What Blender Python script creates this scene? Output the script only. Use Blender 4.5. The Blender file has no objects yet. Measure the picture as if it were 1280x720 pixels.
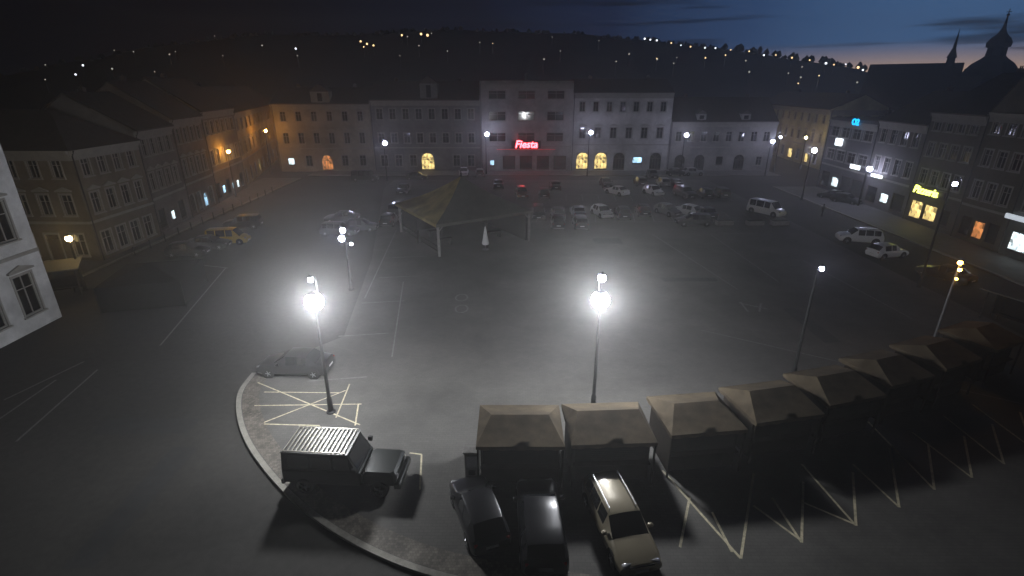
import bpy, math, random
from mathutils import Vector, Matrix
random.seed(7)
S=bpy.context.scene
COL=S.collection
# ------------------------------------------------------------ camera calibration (metres)
CH=17.0; F=640.0; TH=math.atan(255/640.0); c=math.cos(TH); s=math.sin(TH)
def G(px,py,z=0.0):
    dx=(px-640)/F; dy=(360-py)/F
    t=(CH-z)/(s-dy*c)
    return (t*dx, t*(c+dy*s), z)
def ray(px,py):
    dx=(px-640)/F; dy=(360-py)/F
    return Vector((dx, c+dy*s, -s+dy*c))
cam=bpy.data.cameras.new("camera"); co=bpy.data.objects.new("camera",cam); COL.objects.link(co)
cam.lens=18; cam.sensor_width=36; cam.clip_end=6000; cam.clip_start=0.2
co.location=(0,0,CH); co.rotation_euler=(math.pi/2-TH,0,0); S.camera=co
S.view_settings.view_transform='Standard'; S.view_settings.look='None'; S.view_settings.exposure=0
# ------------------------------------------------------------ materials
def mat(name,col,rough=0.7,nscale=0,namt=0.3,metal=0,emit=None,estr=0,bump=0,sample=True,spec=0.5,big=0,coat=0):
    m=bpy.data.materials.new(name); m.use_nodes=True; nt=m.node_tree; N=nt.nodes; L=nt.links
    b=N['Principled BSDF']; b.inputs['Roughness'].default_value=rough; b.inputs['Metallic'].default_value=metal
    b.inputs['Specular IOR Level'].default_value=spec
    b.inputs['Base Color'].default_value=(*col,1)
    if coat: b.inputs['Coat Weight'].default_value=coat
    if nscale:
        tc=N.new('ShaderNodeTexCoord'); n=N.new('ShaderNodeTexNoise'); n.inputs['Scale'].default_value=nscale; n.inputs['Detail'].default_value=8; n.inputs['Roughness'].default_value=0.65
        L.new(tc.outputs['Object'],n.inputs['Vector'])
        r=N.new('ShaderNodeMapRange'); r.inputs[1].default_value=0.25; r.inputs[2].default_value=0.75; r.inputs[3].default_value=1-namt; r.inputs[4].default_value=1+namt
        L.new(n.outputs['Fac'],r.inputs[0])
        fac=r.outputs[0]
        if big:
            n2=N.new('ShaderNodeTexNoise'); n2.inputs['Scale'].default_value=big; n2.inputs['Detail'].default_value=4
            L.new(tc.outputs['Object'],n2.inputs['Vector'])
            r2=N.new('ShaderNodeMapRange'); r2.inputs[1].default_value=0.3; r2.inputs[2].default_value=0.7; r2.inputs[3].default_value=0.6; r2.inputs[4].default_value=1.35
            L.new(n2.outputs['Fac'],r2.inputs[0])
            mu=N.new('ShaderNodeMath'); mu.operation='MULTIPLY'; L.new(fac,mu.inputs[0]); L.new(r2.outputs[0],mu.inputs[1]); fac=mu.outputs[0]
        v=N.new('ShaderNodeVectorMath'); v.operation='SCALE'; v.inputs[0].default_value=col
        L.new(fac,v.inputs['Scale']); L.new(v.outputs[0],b.inputs['Base Color'])
        if bump:
            bp=N.new('ShaderNodeBump'); bp.inputs['Strength'].default_value=bump; bp.inputs['Distance'].default_value=0.03
            L.new(n.outputs['Fac'],bp.inputs['Height']); L.new(bp.outputs[0],b.inputs['Normal'])
    if emit:
        b.inputs['Emission Color'].default_value=(*emit,1); b.inputs['Emission Strength'].default_value=estr
    if not sample:
        m.cycles.emission_sampling='NONE'
    return m
def brickmat(name,c1,c2,mortar,scale,bw=0.5,bh=0.25,rough=0.75,bump=0.3,big=0.05):
    m=mat(name,c1,rough,3,0.25); nt=m.node_tree; N=nt.nodes; L=nt.links; b=N['Principled BSDF']
    tc=N.new('ShaderNodeTexCoord'); br=N.new('ShaderNodeTexBrick'); br.inputs['Color1'].default_value=(*c1,1); br.inputs['Color2'].default_value=(*c2,1); br.inputs['Mortar'].default_value=(*mortar,1)
    br.inputs['Scale'].default_value=scale; br.inputs['Brick Width'].default_value=bw; br.inputs['Row Height'].default_value=bh; br.inputs['Mortar Size'].default_value=0.015
    L.new(tc.outputs['Object'],br.inputs['Vector'])
    n=N.new('ShaderNodeTexNoise'); n.inputs['Scale'].default_value=big; n.inputs['Detail'].default_value=9; n.inputs['Roughness'].default_value=0.7
    L.new(tc.outputs['Object'],n.inputs['Vector'])
    r=N.new('ShaderNodeMapRange'); r.inputs[1].default_value=0.3; r.inputs[2].default_value=0.7; r.inputs[3].default_value=0.5; r.inputs[4].default_value=1.5
    L.new(n.outputs['Fac'],r.inputs[0])
    v=N.new('ShaderNodeVectorMath'); v.operation='SCALE'; L.new(br.outputs['Color'],v.inputs[0]); L.new(r.outputs[0],v.inputs['Scale']); L.new(v.outputs[0],b.inputs['Base Color'])
    return m
M={}
M['asphalt']=mat('asphalt',(0.036,0.034,0.031),0.88,2.5,0.35,bump=0.3,big=0.09)  # brown tint stands in for warm lamp light on the foreground
M['paving']=brickmat('square_paving',(0.09,0.087,0.08),(0.078,0.075,0.07),(0.06,0.058,0.055),1.6,rough=0.85,big=.09)
M['pavement']=brickmat('pavement_slabs',(0.12,0.115,0.11),(0.1,0.095,0.09),(0.07,0.07,0.07),1.0,0.6,0.6)
M['cobble']=brickmat('cobbles',(0.15,0.135,0.11),(0.08,0.07,0.06),(0.03,0.03,0.03),4.0,0.5,0.5,big=1.2)
M['kerb']=mat('kerb_stone',(0.24,0.23,0.2),0.85,4,0.3,bump=0.3)
M['paint']=mat('worn_road_paint',(0.45,0.41,0.28),0.7,6,0.55)
M['paintdim']=mat('faded_road_paint',(0.15,0.15,0.145),0.8,6,0.5)
M['hill']=mat('dark_hillside',(0.03,0.034,0.026),0.95,0.02,0.5)
M['wood']=mat('woodland',(0.03,0.035,0.025),0.95,0.3,0.5)
M['roof']=mat('clay_roof_tiles',(0.045,0.034,0.03),0.88,1.5,0.4,bump=0.3)
M['trim']=mat('plaster_trim',(0.27,0.26,0.235),0.88,1.2,0.2)
M['frame']=mat('window_frame_paint',(0.24,0.23,0.21),0.5,2,0.1)
M['darkframe']=mat('dark_wood_frame',(0.07,0.05,0.04),0.5,3,0.3)
M['glass']=mat('dark_window_glass',(0.012,0.014,0.018),0.08,0,spec=0.7)
M['steel']=mat('galvanised_steel',(0.2,0.2,0.21),0.45,5,0.2,metal=0.6)
M['dsteel']=mat('dark_painted_steel',(0.02,0.021,0.022),0.6,5,0.2,metal=0.0,spec=.2)
M['rubber']=mat('rubber',(0.015,0.015,0.015),0.85,8,0.3)
M['alloy']=mat('wheel_alloy',(0.35,0.35,0.36),0.35,8,0.1,metal=0.8)
M['headl']=mat('headlight_glass',(0.6,0.6,0.62),0.1,0,metal=0.6)
M['taill']=mat('taillight_plastic',(0.25,0.01,0.01),0.2,0)
M['plate']=mat('number_plate_white',(0.6,0.6,0.6),0.5,0)
M['carglass']=mat('car_glass',(0.01,0.011,0.013),0.05,0,spec=0.8)
M['board']=mat('dark_stained_boards',(0.016,0.012,0.009),0.88,3,0.4,bump=0.4,spec=.15)
M['tarp']=mat('weathered_roof_sheet',(0.06,0.047,0.031),0.92,1.4,0.5,bump=0.2,big=.5,spec=.15)
M['tarplit']=mat('canvas_lit_tint',(0.36,0.29,0.1),0.8,1.0,0.35,big=.4)  # yellow tint puts the light on one pavilion roof side into the colour
M['black']=mat('black_canvas',(0.02,0.02,0.022),0.8,2,0.3)
M['concrete']=mat('concrete',(0.24,0.23,0.22),0.85,3,0.3,bump=0.3)
M['soil']=mat('soil',(0.03,0.025,0.02),0.95,6,0.3)
M['white']=mat('white_paint',(0.7,0.7,0.7),0.5,4,0.1)
M['stonedark']=mat('dark_church_stone',(0.08,0.07,0.06),0.85,1,0.3)
M['copper']=mat('dark_copper',(0.03,0.035,0.035),0.6,1,0.3)
M['red']=mat('red_plastic',(0.4,0.03,0.02),0.5,4,0.2)
M['lampbig']=mat('lit_white_luminaire',(1,1,1),0.5,emit=(0.95,0.97,1.0),estr=560)
M['lampmid']=mat('lit_violet_white_luminaire',(1,1,1),0.5,emit=(0.68,0.70,1.0),estr=100)
M['lampdim']=mat('lit_small_luminaire',(1,1,1),0.5,emit=(0.9,0.92,1.0),estr=60)
M['lampor']=mat('lit_sodium_luminaire',(1,1,1),0.5,emit=(1.0,0.42,0.06),estr=320)
M['lampwarm']=mat('lit_warm_luminaire',(1,1,1),0.5,emit=(1.0,0.68,0.25),estr=90)
M['lampamber']=mat('lit_amber_luminaire',(1,.8,.4),0.5,emit=(1.0,0.5,0.07),estr=75)
M['neonred']=mat('red_neon',(1,0.1,0.1),0.5,emit=(1.0,0.07,0.09),estr=14)
M['neonwhite']=mat('white_neon',(1,1,1),0.5,emit=(0.85,0.93,1.0),estr=3)
M['neonblue']=mat('blue_neon',(0.1,0.5,1),0.5,emit=(0.0,0.45,1.0),estr=2.5)
M['neonyel']=mat('yellow_neon',(1,0.9,0.2),0.5,emit=(0.9,1.0,0.15),estr=5)
M['signbox']=mat('dark_sign_panel',(0.03,0.02,0.02),0.5,3,0.2)
def litglass(name,col,st,sc=2.2):
    m=mat(name,(0.1,0.1,0.1),0.3); nt=m.node_tree; N=nt.nodes; L=nt.links; b=N['Principled BSDF']
    tc=N.new('ShaderNodeTexCoord'); n=N.new('ShaderNodeTexVoronoi'); n.inputs['Scale'].default_value=sc; L.new(tc.outputs['Object'],n.inputs['Vector'])
    r=N.new('ShaderNodeMapRange'); r.inputs[1].default_value=0.0; r.inputs[2].default_value=1; r.inputs[3].default_value=0.08*st; r.inputs[4].default_value=1.7*st
    sp=N.new('ShaderNodeSeparateColor'); L.new(n.outputs['Color'],sp.inputs[0]); L.new(sp.outputs[0],r.inputs[0])
    b.inputs['Emission Color'].default_value=(*col,1); L.new(r.outputs[0],b.inputs['Emission Strength']); return m
M['lityel']=litglass('warm_lit_window',(1.0,0.74,0.26),1.2)
M['litwhite']=litglass('white_lit_shop_window',(0.8,0.95,1.0),1.7)
M['litcyan']=litglass('cool_lit_window',(0.45,0.75,1.0),1.8)
M['litor']=litglass('orange_lit_shop_window',(1.0,0.36,0.1),.6)
M['litdim']=litglass('dim_lit_window',(0.8,0.8,0.6),0.12)
# ------------------------------------------------------------ mesh builder
class MB:
    def __init__(s): s.v=[]; s.f=[]; s.m=[]
    def add(s,vs,fs,m=0):
        o=len(s.v); s.v+= [tuple(v) for v in vs]; s.f+=[tuple(i+o for i in f) for f in fs]; s.m+=[m]*len(fs)
    def quad(s,a,b,c_,d,m=0): s.add([a,b,c_,d],[(0,1,2,3)],m)
    def box(s,x0,x1,y0,y1,z0,z1,m=0,bev=0):
        if bev:
            b=bev; v=[];f=[]
            rings=[(z0,b),(z0+b,0),(z1-b,0),(z1,b)]
            for z,i in rings:
                v+=[(x0+i+b,y0+i,z),(x1-i-b,y0+i,z),(x1-i,y0+i+b,z),(x1-i,y1-i-b,z),(x1-i-b,y1-i,z),(x0+i+b,y1-i,z),(x0+i,y1-i-b,z),(x0+i,y0+i+b,z)]
            for k in range(3):
                for j in range(8): f.append((k*8+j,k*8+(j+1)%8,(k+1)*8+(j+1)%8,(k+1)*8+j))
            f.append(tuple(range(7,-1,-1))); f.append(tuple(range(24,32)))
            s.add(v,f,m); return
        v=[(x0,y0,z0),(x1,y0,z0),(x1,y1,z0),(x0,y1,z0),(x0,y0,z1),(x1,y0,z1),(x1,y1,z1),(x0,y1,z1)]
        s.add(v,[(0,3,2,1),(4,5,6,7),(0,1,5,4),(1,2,6,5),(2,3,7,6),(3,0,4,7)],m)
    def cyl(s,p0,p1,r0,r1=None,n=10,m=0,caps=True):
        if r1 is None:r1=r0
        p0=Vector(p0);p1=Vector(p1);d=(p1-p0).normalized()
        a=Vector((0,0,1)) if abs(d.z)<0.9 else Vector((1,0,0))
        u=d.cross(a).normalized(); w=d.cross(u)
        v=[]
        for p,r in((p0,r0),(p1,r1)):
            for i in range(n):
                t=2*math.pi*i/n; v.append(p+u*math.cos(t)*r+w*math.sin(t)*r)
        f=[(i,(i+1)%n,n+(i+1)%n,n+i) for i in range(n)]
        if caps: f+= [tuple(range(n-1,-1,-1)),tuple(range(n,2*n))]
        s.add(v,f,m)
    def lathe(s,ctr,prof,n=12,m=0):
        v=[];f=[]
        for r,z in prof:
            for i in range(n):
                t=2*math.pi*(i+.5)/n; v.append((ctr[0]+r*math.cos(t),ctr[1]+r*math.sin(t),ctr[2]+z))
        for k in range(len(prof)-1):
            for i in range(n): f.append((k*n+i,k*n+(i+1)%n,(k+1)*n+(i+1)%n,(k+1)*n+i))
        f.append(tuple(range(n-1,-1,-1))); f.append(tuple(range((len(prof)-1)*n,len(prof)*n)))
        s.add(v,f,m)
    def sphere(s,ctr,r,n=12,k=8,m=0,sz=1):
        prof=[(max(r*math.sin(math.pi*i/k),0.002),-r*sz*math.cos(math.pi*i/k)) for i in range(k+1)]
        s.lathe(ctr,prof,n,m)
    def mesh(s,name,mats,smooth=False):
        me=bpy.data.meshes.new(name); me.from_pydata(s.v,[],s.f)
        for m in mats: me.materials.append(m)
        me.polygons.foreach_set('material_index',s.m)
        if smooth: me.polygons.foreach_set('use_smooth',[True]*len(s.f))
        me.update(); return me
def obj(name,data=None,parent=None,loc=(0,0,0),rot=0,label=None,cat=None,kind=None,group=None):
    o=bpy.data.objects.new(name,data); COL.objects.link(o); o.location=loc
    o.rotation_euler=(0,0,rot) if not isinstance(rot,tuple) else rot
    if parent: o.parent=parent
    if label:o['label']=label
    if cat:o['category']=cat
    if kind:o['kind']=kind
    if group:o['group']=group
    if data is None: o.empty_display_size=0.5
    return o
def copy_thing(src,loc,rot,label=None,group=None):
    n=src.copy(); COL.objects.link(n); n.location=loc; n.rotation_euler=(0,0,rot)
    if label:n['label']=label
    if group:n['group']=group
    def rec(a,b):
        for ch in list(a.children):
            k=ch.copy(); COL.objects.link(k); k.parent=b; rec(ch,k)
    rec(src,n); return n
# ------------------------------------------------------------ ground
def lerp(a,b,t): return a+(b-a)*t
def smooth_path(pts,n=6):
    out=[]
    for i in range(len(pts)-1):
        p0=pts[max(i-1,0)];p1=pts[i];p2=pts[i+1];p3=pts[min(i+2,len(pts)-1)]
        for k in range(n):
            t=k/n
            out.append(tuple(0.5*((2*p1[j])+(-p0[j]+p2[j])*t+(2*p0[j]-5*p1[j]+4*p2[j]-p3[j])*t*t+(-p0[j]+3*p1[j]-3*p2[j]+p3[j])*t**3) for j in (0,1)))
    out.append(tuple(pts[-1][:2])); return out
b=MB(); b.quad((-3000,-600,0),(3000,-600,0),(3000,3000,0),(-3000,3000,0)); obj('ground',b.mesh('ground',[M['asphalt']]),kind='structure')
ZS=0.10
arcpx=[(318,468),(302,490),(299,515),(308,548),(330,583),(365,622),(410,658),(470,692),(545,720),(650,742),(800,762)]
arc=smooth_path([G(*p)[:2] for p in arcpx])
left_edge=[G(480,236)[:2],G(465,325)[:2],G(430,422)[:2],G(345,455)[:2]]
XR=37.0
poly=left_edge+arc+[(20,arc[-1][1]-0.6),(XR,arc[-1][1]-0.6),(XR,98),(left_edge[0][0],98)]
def sheet(name,poly,z,m,kind='structure',skirt=0):
    me=bpy.data.meshes.new(name); n=len(poly)
    v=[(p[0],p[1],z) for p in poly]; f=[tuple(range(n))]
    if skirt:
        v+=[(p[0],p[1],z-skirt) for p in poly]; f+=[(i,(i+1)%n,n+(i+1)%n,n+i) for i in range(n)]
    me.from_pydata(v,[],f); me.materials.append(m); me.update()
    import bmesh
    bm=bmesh.new(); bm.from_mesh(me); bmesh.ops.triangulate(bm,faces=bm.faces[:]); bmesh.ops.recalc_face_normals(bm,faces=bm.faces[:])
    bm.faces.ensure_lookup_table()
    for ff in bm.faces:
        if abs(ff.normal.z)>0.9 and ff.normal.z<0: ff.normal_flip()
    bm.to_mesh(me); bm.free()
    return obj(name,me,kind=kind)
sheet('square_pavement',poly,ZS,M['paving'],skirt=0.1)
def strip(b,path,w,z0,z1=None,off=0,m=0,closed=False):
    P=[Vector(p[:2]) for p in path]; n=len(P); L=[];R=[]
    for i in range(n):
        if closed: d=(P[(i+1)%n]-P[i-1])
        else: d=P[min(i+1,n-1)]-P[max(i-1,0)]
        d=d.normalized(); nn=Vector((-d.y,d.x))
        L.append(P[i]+nn*(off+w/2)); R.append(P[i]+nn*(off-w/2))
    v=[];f=[]
    if z1 is None:
        for i in range(n): v+=[(L[i].x,L[i].y,z0),(R[i].x,R[i].y,z0)]
        for i in range(n if closed else n-1):
            j=(i+1)%n; f.append((2*i,2*i+1,2*j+1,2*j))
    else:
        for i in range(n): v+=[(L[i].x,L[i].y,z0),(L[i].x,L[i].y,z1),(R[i].x,R[i].y,z1),(R[i].x,R[i].y,z0)]
        for i in range(n if closed else n-1):
            j=(i+1)%n
            for k in range(3): f.append((4*i+k,4*i+k+1,4*j+k+1,4*j+k))
        if not closed: f+=[(0,1,2,3),(4*n-4,4*n-3,4*n-2,4*n-1)]
    b.add(v,f,m)
b=MB(); strip(b,arc,0.26,0.0,ZS+0.035,off=0.0); obj('kerb',b.mesh('kerb',[M['kerb']]),kind='structure')
b=MB(); strip(b,arc,0.9,ZS+0.004,off=0.62); obj('cobbled_path',b.mesh('cobbled_path',[M['cobble']]),kind='structure')
def pav(name,x0,x1,y0,y1,rot=0):
    b=MB(); b.box(x0,x1,y0,y1,-0.01,0.12); obj(name,b.mesh(name,[M['pavement']]),kind='structure')
pav('pavement',46.5,54.5,40,91); pav('pavement',-48,-41.0,38,100); pav('pavement',-40.6,53.5,103.5,110); 
for nm,x0,x1,y0,y1 in (('kerb',46.2,46.497,40,91),('kerb',-40.997,-40.7,38,100),('kerb',-40.6,53.5,103.2,103.497)):
    b=MB(); b.box(x0,x1,y0,y1,-0.01,0.135); obj(nm,b.mesh(nm,[M['kerb']]),kind='structure')
def marks(name,segs,w,z,m):
    b=MB()
    for k,sg in enumerate(segs):
        pts=[G(p[0],p[1],z)[:2] for p in sg]
        strip(b,pts,w,z+0.0012*(k%3))
    obj(name,b.mesh(name,[M[m]]),kind='structure')
zz=[[(862,622),(850,684)],[(828,588),(926,698)],[(926,698),(942,592)],[(890,640),(915,690)],[(965,622),(1002,678)],[(1002,678),(1004,602)],[(1002,580),(1070,657)],[(1070,657),(1066,590)],[(1066,580),(1124,634)],[(1124,634),(1112,560)],[(1085,527),(1168,612)],[(1168,612),(1160,555)],[(1140,540),(1215,597)],[(1215,597),(1205,545)],[(1180,520),(1255,580)],[(1255,580),(1240,530)],[(1215,505),(1290,560)],[(1290,560),(1275,515)],[(942,632),(1002,676)],[(1004,628),(1068,655)]]
marks('road_marking',zz,0.1,ZS+0.006,'paint')
marks('road_marking',[[(322,478),(450,531)],[(330,528),(432,488)],[(330,490),(425,491)],[(318,507),(452,505)],[(437,480),(420,522)],[(448,505),(444,532)],[(512,566),(527,568)],[(527,568),(525,612)],[(330,530),(400,532)]],0.08,ZS+0.006,'paint')
b=MB(); zc=ZS+0.005
def wl(p,q,w=0.1,z=zc,bb=None): strip(bb or b,[p,q],w,z)
for k in range(15):
    x=-2+k*2.6
    wl((x,66),(x+0.8,71)); 
for k in range(15):
    x=-2+k*2.6
    wl((x,79),(x+0.5,84))
wl((-2,66),(35,66),z=zc+0.002); wl((-2,84),(35,84),z=zc+0.002)
wl((14,34),(30,24)); wl((24,60),(24.5,44)); wl((24,60),(30,60.5),z=zc+0.002); wl((17,60),(20,42)); wl((30,50),(31,36))
wl((-8,30),(-10,44));wl((-14.4,62),(-12.5,40),z=zc+0.001)
for y in (27,33,39,45,51): wl((-12.5,y),(-9,y+0.5),z=zc+0.003)
obj('road_marking',b.mesh('road_marking',[M['paintdim']]),kind='structure')
marks('road_marking',[[(200,432),(282,335)],[(20,552),(122,462)],[(5,500),(105,452)],[(-10,530),(70,475)],[(240,330),(285,335)]],0.12,0.005,'paintdim')
b=MB()
for cx,cy in ((577,372),(577,386)):
    g=G(cx,cy,ZS); ring=[(g[0]+0.5*math.cos(t*math.pi/8),g[1]+0.75*math.sin(t*math.pi/8)) for t in range(16)]
    strip(b,ring,0.14,ZS+0.006,closed=True)
g=G(943,384,ZS)
for q in (((-0.9,0.9),(0.9,-0.4)),((-0.9,-0.9),(-0.7,1.1)),((0.9,0.8),(0,-0.9))): strip(b,[(g[0]+q[0][0],g[1]+q[0][1]),(g[0]+q[1][0],g[1]+q[1][1])],0.16,ZS+0.007+0.001*q[0][1])
obj('road_marking',b.mesh('road_marking',[M['paintdim']]),kind='structure')
b=MB()
for (x,y,w_,h_) in ((9.5,56,3.2,2.2),(14,44,5,1.0),(22,32,1.2,6),(3,74,6,1.2)):
    b.quad((x,y,ZS+.003),(x+w_,y+.1,ZS+.003),(x+w_,y+h_,ZS+.003),(x-.1,y+h_,ZS+.003))
obj('paving_patches',b.mesh('paving_patches',[mat('dark_patch',(.05,.05,.05),.85,2,.3)]),kind='structure')
b=MB()
for (x,y,w_,h_) in ((-30,40,2,6),(-22,22,5,1.4),(-36,60,1.2,14),(-20,70,3,3),(42,60,1.2,16),(-17,14,1.2,7)):
    b.quad((x,y,.003),(x+w_,y+.1,.003),(x+w_,y+h_,.003),(x-.1,y+h_,.003))
obj('road_patches',b.mesh('road_patches',[mat('road_patch',(.026,.026,.026),.85,2,.3)]),kind='structure')
# ------------------------------------------------------------ hills
ridge=[(-400,130),(-150,112),(0,95),(100,76),(200,57),(330,43),(430,44),(560,37),(640,40),(720,42),(800,50),(880,58),(940,66),(1000,76),(1060,84),(1110,97),(1165,106),(1220,104),(1300,101),(1500,100)]
RP=[]
for p in ridge:
    d=ray(*p); h=math.hypot(d.x,d.y); RP.append((math.atan2(d.x,d.y),d.z/h))
def ridge_z(az):
    if az<=RP[0][0]: k=RP[0][1]
    elif az>=RP[-1][0]: k=RP[-1][1]
    else:
        for i in range(len(RP)-1):
            if RP[i][0]<=az<=RP[i+1][0]:
                t=(az-RP[i][0])/(RP[i+1][0]-RP[i][0]); t=t*t*(3-2*t)*0.5+t*0.5
                k=lerp(RP[i][1],RP[i+1][1],t); break
    return CH+760*k
def hill_z(az,r):
    t=max(0,min(1,(r-170)/(760-170))); t=t**0.8
    bump=2.0*math.sin(az*23+r*0.011)*math.sin(r*0.02)*t*(1-t)*3
    return -0.3+(ridge_z(az)+0.3)*t+bump
b=MB(); NA=160; rs=[165,200,260,330,400,480,560,640,700,760,900,1200,2200]
v=[];f=[]
for i in range(NA+1):
    az=lerp(-1.35,1.35,i/NA)
    for r in rs:
        z=hill_z(az,r) if r<=760 else ridge_z(az)*(1-0.25*(r-760)/1440)
        if r<=165: z=-0.3
        v.append((r*math.sin(az),r*math.cos(az),z))
nr=len(rs)
for i in range(NA):
    for j in range(nr-1): f.append((i*nr+j,i*nr+j+1,(i+1)*nr+j+1,(i+1)*nr+j))
b.add(v,f); obj('hills',b.mesh('hills',[M['hill']],True),kind='structure')
b=MB()
for i in range(420):
    az=random.uniform(-0.9,0.85); r=random.uniform(700,775); h=random.uniform(3,8)*(1.3 if az>0.35 else 0.8); w=h*random.uniform(.3,.6)
    z=hill_z(az,min(r,760))-1; x=r*math.sin(az);y=r*math.cos(az)
    v=[];n=7
    for k,(q,zz_) in enumerate([(0.4,0.1),(1,0.35),(0.75,0.65),(0.3,0.9)]):
        for j in range(n): 
            a=j*2*math.pi/n; q2=q*random.uniform(.7,1.2); v.append((x+w*q2*math.cos(a),y+w*q2*math.sin(a),z+h*zz_*random.uniform(.93,1.07)))
    v.append((x,y,z+h))
    f=[(k*n+j,k*n+(j+1)%n,(k+1)*n+(j+1)%n,(k+1)*n+j) for k in range(3) for j in range(n)]+[(3*n+j,3*n+(j+1)%n,4*n) for j in range(n)]
    b.add(v,f)
obj('woodland',b.mesh('woodland',[M['wood']]),kind='stuff',label='dark belt of trees along the hill ridge',cat='trees')
def on_hill(px,py):
    d=ray(px,py); h=math.hypot(d.x,d.y); az=math.atan2(d.x,d.y)
    r=180
    while r<758:
        if CH+d.z/h*r<=hill_z(az,r)+0.0: break
        r+=4
    return r*math.sin(az),r*math.cos(az),hill_z(az,min(r,758)),r
def dist_lamp(px,py,r,colr,h=6):
    x,y,z,R=on_hill(px,py+2)
    e=obj('street_lamp',None,loc=(x,y,z),label='distant lit lamp on the dark hillside',cat='street lamp',group='distant lamps on the hillside')
    b=MB(); b.cyl((0,0,-1),(0,0,h),0.12,0.08,6); obj('post',b.mesh('post',[M['dsteel']]),e)
    b=MB(); b.sphere((0,0,h+r),r,8,6); obj('lamp_head',b.mesh('lamp_head',[colr],True),e)
dW=mat('distant_white_light',(1,1,1),emit=(0.85,0.9,1.0),estr=2.8,sample=False)
dO=mat('distant_warm_light',(1,1,1),emit=(1.0,0.66,0.33),estr=2.8,sample=False)
dD=mat('distant_dim_light',(1,1,1),emit=(0.8,0.72,0.6),estr=0.8,sample=False)
DL=[(108,95,.6,dW),(270,52,.6,dD),(372,75,.6,dW),(452,62,.8,dO),(460,66,.8,dO),(468,68,.7,dO),(456,70,.5,dO),(503,53,.9,dO),(510,55,.5,dD),(527,52,1.1,dO),(535,55,1.1,dO),(540,50,.5,dD),
  (600,64,.4,dD),(690,55,.5,dD),(748,60,.4,dD),(805,57,1.0,dW),(812,58,.8,dW),(820,59,.9,dW),(838,62,.7,dO),(850,65,.6,dW),(862,67,.7,dO),(880,68,.8,dW),(893,68,.8,dW),(912,70,.6,dO),(935,72,.7,dO),(953,78,.8,dW),(968,77,.7,dO),(988,81,.8,dO),(1010,84,.6,dO),(1030,89,1.0,dW),(1040,90,.6,dO),(1055,88,.7,dW),(1070,94,1.2,dO),(1076,97,.8,dW),(1100,101,.6,dO),(1120,108,.9,dO),(1135,108,.6,dO),(820,88,.5,dD),(880,84,.5,dO),(700,76,.35,dD),(215,80,.5,dD),(170,75,.5,dD),(330,70,.5,dD),(560,78,.4,dD),(905,80,.5,dO),(100,110,.5,dW),(60,90,.5,dD),(145,70,.5,dD),(930,88,.5,dD),(1000,95,.5,dD)]
rn=random.Random(11)
for k in range(22):
    px=rn.uniform(40,780) if k%2 else rn.uniform(780,1120); lo=48+max(0,(330-px)*.15)+max(0,(px-700)*.13)
    DL.append((px,rn.uniform(lo+8,lo+42),rn.uniform(.3,.5),rn.choice([dD,dD,dO,dD])))
for px,py,r,m in DL: dist_lamp(px,py,r*0.85,m)
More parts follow.
